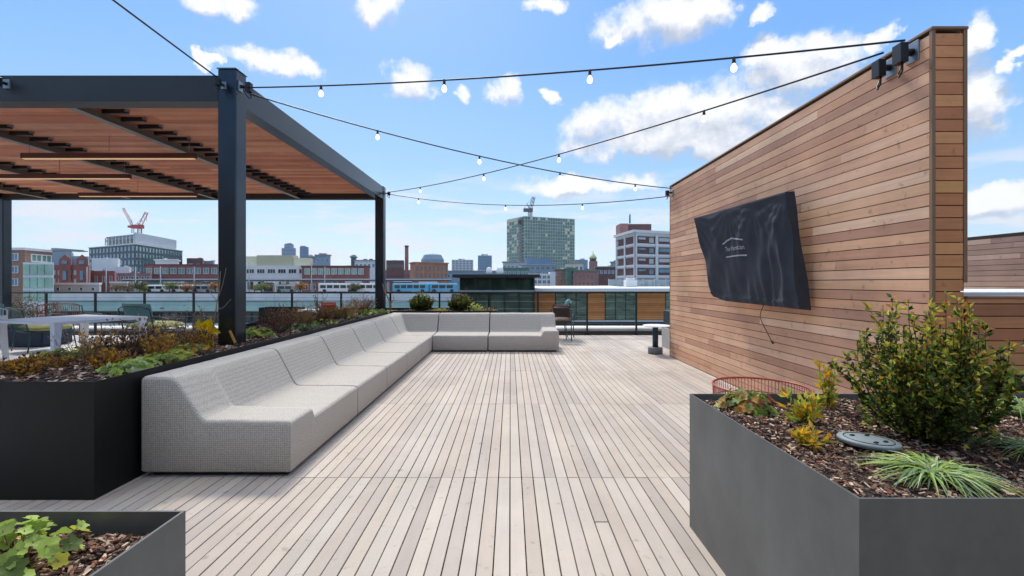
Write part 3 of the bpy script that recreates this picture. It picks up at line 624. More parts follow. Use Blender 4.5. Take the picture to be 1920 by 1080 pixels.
# --- white framed building at right
ft = corner(1156,150,1191,135,1340,147); 
a = Bld('frame_building', 'white concrete framed building with brick infill beside the tall wood wall', ft, az(436,135), M_wht, cap=.8, capm=M_wht)
zt, zb_ = az(438,135), az(538,135); r_ = 5
for e_, nc, gm in ((0,2,M_brick_dk),(1,4,M_glass_k)):
    p, q = a.edge(e_); L = (q-p).length; ang = math.atan2((q-p).y,(q-p).x); M = Matrix.Translation((p.x-a.o.x, p.y-a.o.y, 0)) @ Matrix.Rotation(ang,4,'Z')
    for r in range(r_):
        for c in range(nc):
            x0, x1 = L*c/nc+.55, L*(c+1)/nc-.55; z0 = zb_+(zt-zb_)*r/r_+.35-a.z0; z1 = z0+(zt-zb_)/r_-1.0
            b = MB(); b.box(x0,x1,-.03,.01,z0,z1,0,M); b.build('brick_infill', M_brick_dk, a.t)
            if e_ == 1 or c == 0:
                b = MB()
                if e_ == 1 and c == 0: b.box(x0+.6,x0+3.2,-.12,-.04,z1-1.0,z1-.4,0,M); b.box(x1-2.2,x1-.6,-.12,-.04,z0+.3,z1-.4,0,M)
                elif e_ == 1: b.box(x0+.4,x1-.4,-.12,-.04,z0+.8,z1-.3,0,M)
                else: b.box(x0+.2,x0+1.2,-.12,-.04,z0+.3,z1-.3,0,M)
                b.build('window', M_glass_b if r % 2 else M_lgrey, a.t)
    b = MB(); b.box(0,L,-.25,-.031,zb_-a.z0-1,zb_-a.z0+.3,0,M)
    for r in range(r_+1): z = zb_+(zt-zb_)*r/r_-a.z0; b.box(.3,L-.3,-.2,-.032,z-.33,z+.33,0,M)
    b.build('floor_bands', M_wht, a.t)
    for c in range(nc+1): b = MB(); x = L*c/nc; b.box(x-.5+(.5 if c == 0 else 0),x+.5-(.5 if c == nc else 0),-.32,-.201,0,zt-a.z0,0,M); b.build('pier', M_wht, a.t)
a.part('roof_house', ax(1163,146), ax(1178,146), 146, 152, az(435,135)+.3, az(419,146), M_brick_pk)
a.part('roof_house', ax(1178.2,146), ax(1225,146), 148, 154, az(435,135)+.3, az(420,148), M_brick_dk)
b = MB(); q = at(1181,402,150); b.tube([(q.x-a.o.x,q.y-a.o.y,az(419,150)-a.z0),(q.x-a.o.x,q.y-a.o.y,q.z-a.z0)], .25, 6); b.build('antenna', M_dgrey, a.t)

# --- neighbouring roof pavilion and wing across the courtyard
Yw = 30.0
a = Bld('roof_wing', 'neighbouring roof wing with orange wood panels and a white roof', fr(1000,1420,Yw,26), az(545.5,Yw), M_dframe)
a.band('fascia', 0, az(546.2,Yw), az(540.5,Yw), M_wframe, .5)
o = a.part('roof_deck', ax(990,Yw), ax(1420,Yw), Yw+.04, Yw+25.5, az(545.5,Yw)+.005, az(541.2,Yw), M_roofw)
for p0, p1 in ((997,1040),(1101,1133),(1193,1246),(1300,1340)):
    z0, z1 = az(599,Yw), az(549,Yw); x0, x1 = ax(p0,Yw), ax(p1,Yw); b = MB(); nn_ = 13
    for k in range(nn_): b.box(x0-a.o.x, x1-a.o.x, -.12, -.02, z0+(z1-z0)*k/nn_-a.z0, z0+(z1-z0)*(k+1)/nn_-.015-a.z0)
    b.build('wood_panel', M_orange, a.t)
for p0, p1 in ((1041,1099.5),(1134.5,1191.5),(1247.5,1298)):
    n_ = 3
    for k in range(n_):
        x0 = ax(p0+(p1-p0)*k/n_,Yw)+.03; x1 = ax(p0+(p1-p0)*(k+1)/n_,Yw)-.03
        b = MB(); b.box(x0-a.o.x,x1-a.o.x,-.06,-.02,az(599,Yw)-a.z0,az(549.5,Yw)-a.z0); b.build('window', mat('courtyard_glass','5c7266',.06,.5,var=.7,scale=1.1,stretch=(1,1,4)), a.t)
b = MB(); b.box(0,ax(1420,Yw)-a.o.x,-.2,-.02,az(603,Yw)-a.z0,az(600,Yw)-a.z0); b.build('sill_band', M_lgrey, a.t)
for k in range(12):
    x = ax(1004,Yw)+k*1.15; b = MB(); b.box(x-a.o.x,x+1.0-a.o.x,-.05,-.015,az(650,Yw)-a.z0,az(606,Yw)-a.z0); b.build('window', M_glass_k, a.t)
a = Bld('roof_pavilion', 'dark glazed rooftop pavilion with a wide overhanging black roof slab', fr(862,1001,28,14), az(521,28), M_glass_k)
o = a.part('roof_slab', ax(849,27), ax(1012,27), 26.8, 43, az(521,28)+.005, az(514.5,27), M_black)
for k in range(5):
    x0 = ax(866+k*27.3,28); x1 = ax(866+(k+1)*27.3,28)-.12; b = MB(); b.box(x0-a.o.x,x1-a.o.x,-.05,-.01,az(640,28)-a.z0,az(525,28)-a.z0); b.build('window', mat('pavilion_glass','41594f',.05,.6,var=.6,scale=.9), a.t)
    b = MB(); b.box(x1-a.o.x,x1+.12-a.o.x,-.12,-.01,az(640,28)-a.z0,az(521.5,28)-a.z0); b.build('mullion', M_black, a.t)
b = MB(); b.box(0,ax(1001,28)-a.o.x,-.13,-.055,az(548,28)-a.z0,az(544,28)-a.z0); b.build('transom', M_galv, a.t)
def dome(label, px, py, Y, r, h_):
    o = MB(); o.lathe([(r,0),(r*1.02,h_*.35),(r*.8,h_*.8),(r*.3,h_),(0.02,h_*1.02)], (0,0,0), 20); o = o.build('skylight', M_roofw); o.location = at(px,py,Y); tag(o, label, 'skylight')
dome('long low white skylight on the neighbouring roof', 1133, 541.5, 38, 1.5, .25); dome('small white skylight left on the neighbouring roof', 1078, 541.5, 40, .9, .25)
dome('round pale tank left of the glass tower foot, behind the pavilion', 917, 513, 120, .8, 1.7); dome('round pale tank just above the pavilion roof', 937, 513, 120, 1.0, 1.8)
b = MB(); b.cbox(-.5,.5,-.4,.4,0,.75,.03); b.cbox(-.35,.35,-.3,.3,.76,.95,.02); o = b.build('roof_vent', M_wht); o.location = at(1182,541.5,40); o['kind']='' ; del o['kind']; tag(o, 'white box vent standing on the neighbouring roof', 'roof vent')
t = thing('roof_screen', 'grey glazed windscreen fence on the neighbouring roof', 'fence', at(1141,541.5,46))
Ls = ax(1420,46)-ax(1141,46); b = MB(); b.box(0,Ls,0,.03,0,.95); b.build('screen_panel', mat('screen_glass','8f9a9c',.3,.1,var=.3,scale=2), t)
for k in range(14): b = MB(); x = Ls*k/13; b.box(x-.03,x+.03,-.05,-.002,0,1.02); b.build('post', M_lgrey, t)
# --- raised pipe line with masts
Yp = 105
t = thing('elevated_track', 'thin pale elevated beam line running behind the rail with grey masts', 'elevated track', (ax(232,Yp),Yp,GZ))
L = ax(846,Yp)-ax(232,Yp); b = MB(); b.box(0,L,-.6,.6,az(525,Yp)-GZ,az(522.6,Yp)-GZ); b.build('beam', M_lgrey, t)
b = MB(); b.box(0,L,-.5,.5,az(527.5,Yp)-GZ,az(525.2,Yp)-GZ); b.build('beam_shadow_strip', mat('beam_shadow_brown','5d4a44',.9), t)  # dark strip standing in for the shadow under the pale beam
for k in range(13):
    x = L*(k+.5)/13; b = MB(); b.box(x-.22,x+.22,-.3,.3,0,az(527.6,Yp)-GZ); b.build('pier', M_tan_r, t)
for i, p in enumerate((163,199,254,301,364,467,584,609)):
    b = MB(); b.tube([(0,0,0),(0,0,az(492 if p in (467,584) else 500,100)-GZ)], .16, 6, 0, False, .11)
    o = b.build('mast', M_galv); o.location = (ax(p,100),100,GZ); tag(o, 'thin grey mast, number %s along the elevated beam' % i if 0 else {163:'leftmost thin grey mast, near the red gabled houses',199:'thin grey mast in front of the dark conifer',254:'thin grey mast below the corner of the dark office block',301:'thin grey mast in front of the left end of the brick strip',364:'thin grey mast left of the front pergola post',467:'dark tall mast just right of the front pergola post',584:'tall grey mast in front of the brick strip between the posts',609:'thin mast right of the tall one between the posts'}[p], 'mast', 'thin masts along the elevated beam')
for (p0,p1,Y,pt0,m_,lb) in ((206,238,112,531,M_tan_r,'small tan block left of the bluish small tree'),(243,262,116,527,M_cream,'cream hut behind the left end of the elevated beam'),(276,300,118,529,M_green_r,'small green block behind the light green small tree'),
  (306,345,122,531,M_beige,'low beige shopfront under the brick strip, left one'),(349,376,119,529,M_brick_or,'low orange brick shopfront right of the beige one'),(380,410,117,532,M_wht,'low white shopfront just left of the front pergola post'),
  (492,512,118,530,M_brick_pk,'pink brick hut under the white office building'),(528,556,121,532,M_cream,'low cream block under the white office building'),(596,622,118,531,M_bgrey,'low grey block left of the white buses'),(648,676,119,530,M_tan_r,'low tan block above the white buses'),
  (738,770,121,529,M_brick_dk,'dark brick hut behind the blue bus at the chimney foot'),(786,820,119,531,M_brick_pk,'pink brick hut behind the two blue buses')):
    a = Bld('low_building', lb, fr(p0,p1,Y,5), az(pt0,Y), m_, cap=.12, capm=random.choice([M_roofg,M_dgrey,M_roofw])); a.wins(0, max(2,int((p1-p0)/8)), 1, az(549,Y), az(pt0+3,Y), .6, .5, random.choice([M_wframe,M_dframe]), M_glass_k, 2)
# --- parked vehicles and blue sheets seen over the low roof
def vehicle(label, px, py, Y, L_, H_, m, name='bus', cat='bus', group=None):
    zb_ = az(py,Y); t = thing(name, label, cat, (ax(px,Y),Y,zb_), 0, group)
    b = MB(); b.cbox(-L_/2,L_/2,-1.2,1.2,.35,H_,.18); b.build('body', m, t)
    n_ = max(2,int(L_/1.5)); 
    for k in range(n_): x = -L_/2+.5+(L_-1)*k/n_; b = MB(); b.box(x,x+(L_-1)/n_-.25,-1.24,-1.21,H_*.5,H_*.82); b.build('window', M_glass_k, t)
    for x in (-L_*.33, L_*.33): b = MB(); b.tube([(x,-1.22,.4),(x,-1.0,.4)], .4, 12); b.build('wheel', M_black, t)
deckz = az(549,97)
tag(box('car_park', ax(195,94), ax(860,94), 94, 102, GZ, az(549,94)-.3, mat('dark_asphalt','4d4d4e',.9,var=.2)), kind='structure')
for (p, lb, L_, m_) in ((636,'white bus parked above the mint banded building, left one between the posts',8,M_wht),(690,'white bus parked just left of the far pergola post',7,M_wht),(345,'small white van parked left of the front pergola post',4,M_wht),(385,'silver van parked right beside the front pergola post',4,M_roofg),(300,'white van parked behind the rail near the grey masts',4,M_wht),(540,'grey van parked right of the front pergola post',4,M_roofg)):
    nm = 'bus' if L_ > 5 else 'van'; vehicle(lb, p, 549, 96, L_, 1.7 if L_ < 5 else 2.0, m_, nm, nm, 'white and silver vehicles on the raised car park')
for (p, lb, L_) in ((772,'long bright blue bus left of the dark pavilion',7.6),(832,'second bright blue bus, nearer to the dark pavilion',5.6)): vehicle(lb, p, 549, 96, L_, 2.0, M_blue_t, 'bus', 'bus', 'bright blue buses by the pavilion')

# --- trees in the city
def tree(name, label, px, Y, ztop, r, n, mats, conic=False, group=None, base=GZ, ls=.5):
    t = thing(name, label, 'tree', (ax(px,Y),Y,base), 0, group); H = ztop-base
    b = MB(); b.tube([(0,0,0),(0,0,H*.5),(0,0,H*.92)], r*.09, 7, 0, False, r*.02)
    tips = []
    for k in range(26):
        a_ = R(0,2*PI); z = H*R(.2 if conic else .42,.9); rr = r*(1.05-z/H if conic else 1)*R(.6,1)
        p1 = Vector((math.cos(a_)*rr, math.sin(a_)*rr, z+(-.06*H if conic else .1*H*R(.3,1)))); b.tube([(0,0,z*.95),(p1.x*.5,p1.y*.5,(z*.95+p1.z)/2+.02*H),p1], r*.025, 4, 0, False, r*.006); tips.append(p1)
    b.build('trunk', L_stem, t); b = MB()
    for k in range(n):
        p1 = random.choice(tips); s = R(.25,1.1); q = Vector((p1.x*s, p1.y*s, p1.z-(0 if not conic else -(1-s)*.08*H))); q += Vector((R(-1,1),R(-1,1),R(-1,1)))*r*.16
        b.leaf(q, Vector((R(-1,1),R(-1,1),R(-.6,1))), ls*R(.5,1.2), ls*R(.4,.8), random.randrange(len(mats)))
    b.build('crown', mats, t); return t
tree('conifer_tree', 'dark conifer standing before the dark office block', 195, 150, az(493,150), 4.2, 2600, [L_con,L_dk], True, ls=.9)
M_brush = leafm('brush_grey_brown','6d6157'); M_brush2 = leafm('brush_olive','6f7350')
for i, (p, Y, pt0, lb) in enumerate(((18,52,556,'grey brown bare tree below the tan apartment block, at the left edge'),(40,56,552,'brownish bare tree between the left edge and the white bay'),(62,50,560,'olive grey bare tree in front of the white bay'),(84,54,564,'leafless grey tree below the white bay, right one'),(8,60,566,'low bare tree lowest at the left edge'))):
    tree('bare_tree', lb, p, Y, az(pt0,Y), 2.2, 900, [M_brush,M_brush2,L_stem], False, 'bare trees below the apartment block', az(pt0+150,Y), .22)
for i, (p, Y, pt0, lb) in enumerate(((318,98,531,'small olive tree behind the rail near the white van'),(262,98,530,'bluish green small tree left of the brick strip'),(352,98,533,'amber leaved small tree left of the silver van'),(404,98,529,'orange brown small tree just left of the front pergola post'),(490,98,534,'green small tree just right of the front pergola post'),(563,98,531,'rust coloured small tree at the left end of the brick strip'),(665,98,533,'olive small tree between the two white buses'),(272,99,537,'light green small tree beside the bluish one'))):
    tree('small_tree', lb, p, Y-4, az(pt0,Y), 1.5, 500, [[M_brush2,L_mid],[L_con,M_brush2],[L_org,M_brush],[L_org,L_brn],[L_mid,M_brush2],[L_brn,L_org],[M_brush2],[L_mid,L_lime]][i], False, 'small trees along the elevated beam', az(551,Y), .3)
ORD = 'first second third fourth fifth sixth seventh eighth ninth tenth eleventh twelfth thirteenth fourteenth fifteenth sixteenth seventeenth'.split()
for k in range(17):
    p = 212+k*29.5+R(-9,9); tree('bare_tree', ORD[k]+' bare brown street tree from the left in the row along the elevated beam', p, R(99,104), az(R(527,536),100), R(1.3,2), 330, [M_brush, L_brn, M_brush2], False, 'bare street trees along the elevated beam', az(552,100), .26)
fw_ = MB()
for k in range(7000):
    x = R(-1500,1200); Y = R(1150,1900); s = 7+6*noise.noise(Vector((x*.004,Y*.004,1))); fw_.leaf(Vector((x,Y,GZ+R(0,s*3.4))), Vector((R(-1,1),R(-1,1),R(-.5,1))), R(5,11), R(4,8), random.randrange(2))
tag(fw_.build('wooded_belt', [mat('far_wood_a','4d5f58',.9,island=.2), mat('far_wood_b','5b6a5f',.9,island=.2)]), 'dull blue green tree belt on the far horizon', 'woodland', kind='stuff')

# ================================================================ WOOD WALL
WX, WY0, WY1, WZ = 3.03, 3.27, 8.65, 3.22
PB = .0885
ww = thing('screen_wall', 'tall wood clad screen wall with light weathered boards, carrying the covered television', 'wall', (WX, WY0, 0))
def local(ox, oy, oz=0):  # boards are authored in world space and shifted to the parent
    return Matrix.Translation((-ox, -oy, -oz))
def shift(o, p):
    o.location = o.location - p.location; return o
bk = MB(); bk.box(WX+.022, WX+.225, WY0+.022, WY1-.02, 0, WZ-.01)
shift(bk.build('wall_core', M_dark, ww), ww)
def clad_rows(zmax): 
    z = .012
    while z + PB < zmax+.02:
        yield z, z+PB-.007
        z += PB
cl = MB()
for z0, z1 in clad_rows(WZ-.02):
    y = WY0+.02
    first = True
    while y < WY1-.03:
        L = R(1.2, 4.2) if not first else R(.5, 4.0); first = False
        y1 = min(y+L, WY1-.022)
        if WY1-y1 < .35: y1 = WY1-.022
        dx = R(-.0015,.0015)
        cl.box(WX+dx, WX+.02, y+.0012, y1-.0012, z0, z1); y = y1
shift(cl.build('side_cladding', M_clad, ww), ww)
ec = MB()
for z0, z1 in clad_rows(WZ-.02):
    ec.box(WX+.024, WX+.222, WY0+R(-.0015,.0015), WY0+.018, z0, z1)
    ec.box(WX+.024, WX+.222, WY1-.018, WY1, z0, z1)
    ec.box(WX+.23, WX+.248, WY0+.02, WY1-.02, z0, z1)
shift(ec.build('end_cladding', M_clad2, ww), ww)
tr = MB(); tr.box(WX-.003, WX+.021, WY0-.004, WY0+.0195, 0, WZ); tr.box(WX+.225, WX+.251, WY0-.004, WY0+.0195, 1.4, WZ); tr.box(WX-.002, WX+.021, WY1-.019, WY1+.003, 0, WZ)
shift(tr.build('corner_trim', M_cap, ww), ww)
cp = MB(); cp.cbox(WX-.008, WX+.256, WY0-.010, WY1+.008, WZ+.001, WZ+.02, .003)
shift(cp.build('top_cap', M_cap, ww), ww)
# low parapet running to the right
pp = thing('parapet_wall', 'low orange brown board parapet running right behind the big shrub', 'wall', (WX+.26, WY0, 0))
pc = MB()
for z0, z1 in clad_rows(1.285):
    x = WX+.256; 
    while x < 9.0:
        x1 = min(x+R(.9, 3), 9.0); pc.box(x+.001, x1-.001, WY0+R(-.0015,.0015), WY0+.018, z0, z1); x = x1
shift(pc.build('cladding', M_clad2, pp), pp)
pc = MB(); pc.box(WX+.257, 6.1, WY0, WY0+.018, 1.2515, 1.285); pc.box(6.103, 9.0, WY0, WY0+.018, 1.2515, 1.285); shift(pc.build('top_board', M_clad2, pp), pp)
pk = MB(); pk.box(WX+.256, 9.0, WY0+.02, WY0+.2, 0, 1.285); shift(pk.build('wall_core', M_dark, pp), pp)
pk = MB(); pk.cbox(WX+.256, 9.0, WY0-.006, WY0+.23, 1.287, 1.303, .003); shift(pk.build('top_cap', M_cap, pp), pp)
ct = thing('counter', 'white counter top seen through the gap right of the tall wall end', 'counter', (5.5, 4.4, 0))
b = MB(); b.cbox(-2.0, 2.6, -.55, 1.3, 1.285, 1.322, .006); b.build('counter_top', M_white, ct)
b = MB(); b.box(-1.95, 2.55, -.5, 1.25, 0, 1.284); b.build('counter_base', M_conc, ct)
fw = thing('screen_wall', 'distant pinkish board wall seen through the gap at the right edge', 'wall', (7.95, 6.0, 0))
b = MB()
for z0, z1 in clad_rows(2.2):
    y = -.5
    while y < 8: y1 = y+R(1, 3.2); b.box(0, .02, y, min(y1,8)-.003, z0, z1); y = y1
b.build('cladding', M_clad3, fw)
b = MB(); b.box(.021, .2, -.49, 7.98, 0, 2.19); b.build('wall_core', M_dark, fw)

# ================================================================ PERGOLA
PX1, PX0, PY0, PY1 = -3.04, -12.36, 5.04, 10.90
PT, PBm, PW_ = 3.70, 3.41, .205
pg = thing('pergola', 'steel pergola with reddish slatted wood roof over the left terrace', 'pergola', (PX1, PY0, 0))
def gp(mb, name, m): return shift(mb.build(name, m, pg), pg)
for (xx, yy, top) in ((PX1-PW_, PY0, 3.77), (PX1-PW_, PY1, 3.72), (PX0, PY0, 3.72), (PX0, PY1, 3.72)):
    b = MB(); b.cbox(xx, xx+PW_, yy, yy+PW_, 0, top, .012); o = gp(b, 'post', M_post)
    b = MB(); b.cbox(xx-.008, xx+PW_+.008, yy-.008, yy+PW_+.008, top+.001, top+.012, .003)
    if top > 3.75: gp(b, 'post_cap', M_galv)
def channel(axis, a0, a1, c, zt=PT, zb=PBm, depth=.19, side=1):
    b = MB()   # C shaped: web plus two flanges
    if axis == 'X':
        b.box(a0, a1, c, c+.012, zb, zt); b.box(a0, a1, c+.012, c+depth, zt-.012, zt-.001); b.box(a0, a1, c+.012, c+depth, zb+.001, zb+.012)
        b.box(a0, a1, c-.006, c-.001, zb, zb+.008)
    else:
        c0, c1 = (c-.012, c); b.box(c0, c1, a0, a1, zb, zt); b.box(c-depth, c0, a0, a1, zt-.012, zt-.001); b.box(c-depth, c0, a0, a1, zb+.001, zb+.012)
    return b
gp(channel('X', PX0+PW_+.002, PX1-PW_-.002, PY0+.012), 'front_beam', M_beam)
b = channel('X', PX0+PW_+.002, PX1-PW_-.002, PY1+.012); gp(b, 'rear_beam', M_beam)
gp(channel('Y', PY0+PW_+.002, PY1-.002, PX1-.012), 'side_beam', M_post)
gp(channel('Y', PY0+PW_+.002, PY1-.002, PX0+PW_-.01), 'side_beam', M_post)
SZ = 3.53
sl = MB(); y = PY0+.24; PITCH = .27; rows = []
while y < PY1-.1:
    rows.append(y)
    for h in (0, 1):
        ya = y+h*PITCH/2; yb = ya+PITCH/2-.006
        x = PX0+.22
        while x < PX1-.24:
            x1 = min(x+R(2, 4.5), PX1-.222); z = SZ+(0.0 if h == 0 else .004)
            sl.box(x, x1-.003, ya, yb, z, z+.022); x = x1
    y += PITCH
gp(sl, 'slat_roof', M_slat)
purl = [-5.07, -7.10, -9.13, -11.1]
for k, px_ in enumerate(purl):
    b = MB(); b.box(px_-.05, px_-.042, PY0+.21, PY1-.004, PBm+.005, SZ-.002); b.box(px_-.042, px_+.05, PY0+.21, PY1-.004, PBm+.005, PBm+.013)
    gp(b, 'purlin', mat('purlin_grey','85827b',.5,.1))
bkt = None
for px_ in purl[:4]:
    for y in rows[:21]:
        if bkt is None:
            b = MB(); b.box(0, .30, -.022, .022, -.05, -.002, 0); b.box(.285, .305, -.03, .03, -.03, 0.0, 1); bkt = b.build('slat_bracket', [M_black, M_galv], pg); o = bkt
        else: o = inst(bkt, pg, (0,0,0))
        o.location = Vector((px_+.06, y+.05, SZ-.003))-pg.location
# gauze of light above the slats stays out: real gaps only
def pendant(x0, x1, y, z, lab):
    t = thing('pendant_light', lab, 'pendant light', ((x0+x1)/2, y, z), 0, 'linear wood pendant lights under the pergola'); h = (x1-x0)/2
    b = MB(); b.cbox(-h, h, -.03, .03, .012, .085, .003); b.build('housing', M_slat2, t)
    b = MB(); b.box(-h+.02, h-.02, -.02, .02, 0, .0115); b.build('light_strip', mat('warm_strip', 'ffdcae', .5, emit=('ffca90', .22)), t)
    for sx_ in (-h+.1, 0, h-.1):
        b = MB(); b.tube([(sx_,0,.086),(sx_,0,SZ-z-.002)], .004, 6); b.build('hanger', M_galv, t)
pendant(-7.08, -4.56, 6.6, 3.19, 'nearest and longest looking wood pendant light, hanging left of the big front post')
pendant(-9.03, -6.57, 7.87, 3.19, 'middle wood pendant light, running off the left side of the photo')
pendant(-8.99, -6.53, 9.48, 3.19, 'rearmost wood pendant light, overlapping the rear pergola beam')

# ================================================================ PLANTERS
def rect_union_soil(mb, rects, z, step=.04, amp=.02):
    for (x0,x1,y0,y1) in rects:
        nx = max(2, int((x1-x0)/step)); ny = max(2, int((y1-y0)/step)); b = len(mb.v)
        for j in range(ny+1):
            for i in range(nx+1):
                X = x0+(x1-x0)*i/nx; Y = y0+(y1-y0)*j/ny
                mb.v.append((X, Y, z+amp*noise.fractal(Vector((X*3, Y*3, 1)), 1, 2, 4)))
        for j in range(ny):
            for i in range(nx): a = b+j*(nx+1)+i; mb.face((a, a+1, a+nx+2, a+nx+1), 0, True)
def planter(name, label, poly, h, m, rects, soil_z, lip=.0):
    t = thing(name, label, 'planter', (poly[0][0], poly[0][1], 0)); n = len(poly); th = .007
    ins = []
    for k in range(n):
        p0, p1, p2 = Vector(poly[k-1]), Vector(poly[k]), Vector(poly[(k+1)%n])
        a = (p1-p0).normalized(); c = (p2-p1).normalized()
        na, nc = Vector((-a.y, a.x)), Vector((-c.y, c.x)); ins.append(p1+(na+nc)*th)
    b = MB(); c = .0015
    loops = [[(p[0],p[1],0.0) for p in poly], [(p[0],p[1],h) for p in poly], [(p.x,p.y,h) for p in ins], [(p.x,p.y,.05) for p in ins]]
    for l in loops: b.v += [(q[0]-poly[0][0], q[1]-poly[0][1], q[2]) for q in l]
    for l in range(3):
        for k in range(n): b.face((l*n+k, l*n+(k+1)%n, (l+1)*n+(k+1)%n, (l+1)*n+k))
    b.build('planter_wall', m, t)
    s = MB(); rect_union_soil(s, rects, soil_z); shift(s.build('soil', M_soil, t), t)
    return t
PH = .762
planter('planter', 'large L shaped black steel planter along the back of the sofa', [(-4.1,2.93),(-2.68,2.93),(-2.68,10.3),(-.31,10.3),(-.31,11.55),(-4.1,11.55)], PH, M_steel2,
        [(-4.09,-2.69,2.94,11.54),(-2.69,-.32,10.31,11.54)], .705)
planter('planter', 'grey steel planter in the right foreground holding the big shrub', [(1.03,1.344),(3.6,1.344),(3.6,2.616),(1.03,2.616)], PH, M_steel, [(1.037,3.59,1.351,2.609)], .715)
planter('planter', 'grey steel planter cropped by the bottom left corner', [(-3.2,.1),(-.91,.1),(-.91,1.275),(-3.2,1.275)], PH, M_steel, [(-3.19,-.917,.11,1.268)], .70)
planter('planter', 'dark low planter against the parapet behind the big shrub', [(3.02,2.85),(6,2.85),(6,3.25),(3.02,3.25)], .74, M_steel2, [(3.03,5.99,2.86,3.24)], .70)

def chips(name, label, rects, z, n, s0=.012, s1=.045):
    b = MB(); areas = [(r[1]-r[0])*(r[3]-r[2]) for r in rects]
    for i in range(n):
        r = random.choices(rects, areas)[0]; L = R(s0, s1); W = L*R(.18,.5); T = R(.0015,.005)
        X = R(r[0]+.03, r[1]-.03); Y = R(r[2]+.03, r[3]-.03)
        zz = z+.02*noise.fractal(Vector((X*3, Y*3, 1)), 1, 2, 4)+R(.0,.014)
        M = Matrix.Translation((X,Y,zz)) @ Matrix.Rotation(R(0,2*PI),4,'Z') @ Matrix.Rotation(R(-.5,.5),4,'Y') @ Matrix.Rotation(R(-.5,.5),4,'X')
        b.box(-L/2,L/2,-W/2,W/2,-T/2,T/2, random.choices((0,1,2,3),(5,3,3,2.2))[0], M)
    tag(b.build(name, M_chip), label, 'mulch', kind='stuff')
chips('bark_mulch', 'brown bark mulch around the big shrub in the right planter', [(1.037,3.59,1.351,2.609)], .715, 19000, .006, .025)
chips('bark_mulch', 'brown bark mulch in the bottom left planter', [(-1.9,-.917,.6,1.268)], .70, 9000, .006, .026)
chips('bark_mulch', 'brown bark mulch between the plants of the long black planter', [(-4.09,-2.69,2.94,11.54),(-2.69,-.32,10.31,11.54)], .705, 12000, .015, .06)

# ================================================================ SOFA
XB, XF, SY0, SY1 = -2.65, -1.577, 3.27, 10.27
HB, HS, HA = .725, .345, .415
def ss(t): t = max(0, min(1, t)); return t*t*(3-2*t)
def prof(d, seat=HS):      # height against distance from the back
    if d < .20: return HB
    if d < .24: return HB-.012*ss((d-.20)/.04)
    k = (d-.24)/.19
    if k < 1:
        base = HB-.012+(seat-HB+.012)*k
        e = .0
        if k < .15: e = -.012*ss(1-k/.15)*0
        if k > .75: e = .03*((k-.75)/.25)**2*.0
        return base
    return seat-(0.012*(d-.43)/.64)
def sprof(d, seat=HS):     # smoothed profile
    return (prof(d-.03,seat)+prof(d-.015,seat)*2+prof(d,seat)*3+prof(d+.015,seat)*2+prof(d+.03,seat))/9
def sofa(label, x0,x1,y0,y1, hf, seam=''):
    r = .032; rs_ = {k: (.010 if k in seam else .032) for k in 'wesn'}
    t = thing('sofa_module', label, 'sofa module', ((x0+x1)/2,(y0+y1)/2,0), 0, 'woven modular sofa pieces along the planter')
    def ticks(a, b):
        e = [0,.002,.006,.012,.02,r]; n = max(4, int((b-a-2*r)/.022))
        return [a+q for q in e]+[a+r+(b-a-2*r)*i/n for i in range(1, n)]+[b-q for q in reversed(e)]
    xs, ys = ticks(x0,x1), ticks(y0,y1); b = MB(); cx, cy = (x0+x1)/2, (y0+y1)/2
    def edge(d, r): d = min(max(d,0),r); return r-math.sqrt(max(0, r*r-(r-d)**2))
    for Y in ys:
        for X in xs:
            h = hf(X, Y)+.005*noise.noise(Vector((X*2.6,Y*2.6,4)))+.0025*noise.noise(Vector((X*9,Y*9,7)))-max(edge(X-x0,rs_['w']),edge(x1-X,rs_['e']),edge(Y-y0,rs_['s']),edge(y1-Y,rs_['n'])); b.v.append((X-cx, Y-cy, h))
    nx, ny = len(xs), len(ys)
    for j in range(ny-1):
        for i in range(nx-1): a = j*nx+i; b.face((a,a+1,a+nx+1,a+nx), 0, True)
    ring = [i for i in range(nx)]+[j*nx+nx-1 for j in range(1,ny)]+[(ny-1)*nx+i for i in range(nx-2,-1,-1)]+[j*nx for j in range(ny-2,0,-1)]
    base = len(b.v)
    for q in ring: v = b.v[q]; b.v.append((v[0],v[1],.05))
    base2 = len(b.v)
    for q in ring:
        v = b.v[q]; b.v.append((v[0]*(1-.02),v[1]*(1-.02),.034))
    k = len(ring)
    for i in range(k):
        j = (i+1)%k; b.face((base+i, base+j, ring[j], ring[i]), 0, True); b.face((base2+i, base2+j, base+j, base+i), 0)
    b.face([base2+k-1-i for i in range(k)], 0)
    b.build('upholstery', M_fabric, t)
    b = MB(); b.box(-(x1-x0)/2+.05,(x1-x0)/2-.05,-(y1-y0)/2+.05,(y1-y0)/2-.05,.0,.0335); b.build('base', M_black, t)
    return t
G_ = .011
hl = lambda X, Y: sprof(X-XB)
def h_end(X, Y):
    k = ss((Y-(SY0+.36))/.05); seat = HA+(HS-HA)*k; return sprof(X-XB, seat)
sofa('nearest sofa piece with the raised armrest block, beside the black planter corner', XB,XF,SY0,4.70-G_, h_end, 'n')
for k, lb in enumerate(('straight sofa piece adjoining the nearest armrest piece, opposite the red wire drum', 'straight sofa piece beside the front pergola post foot, third from the near end', 'straight sofa piece in the middle of the long side, fourth from the near end', 'straight sofa piece next to the inner corner piece on the long side')):
    sofa(lb, XB,XF,4.70+1.12*k+G_,4.70+1.12*(k+1)-G_, hl, 'sn')
sofa('corner sofa piece where the two backrests meet in front of the far pergola post', XB,XF-G_,9.18+G_,SY1, lambda X,Y: max(sprof(X-XB), sprof(SY1-Y)), 'se')
sofa('straight sofa piece in the middle of the short far side, facing the camera', XF+G_,-.453-G_,9.18,SY1, lambda X,Y: sprof(SY1-Y), 'we')
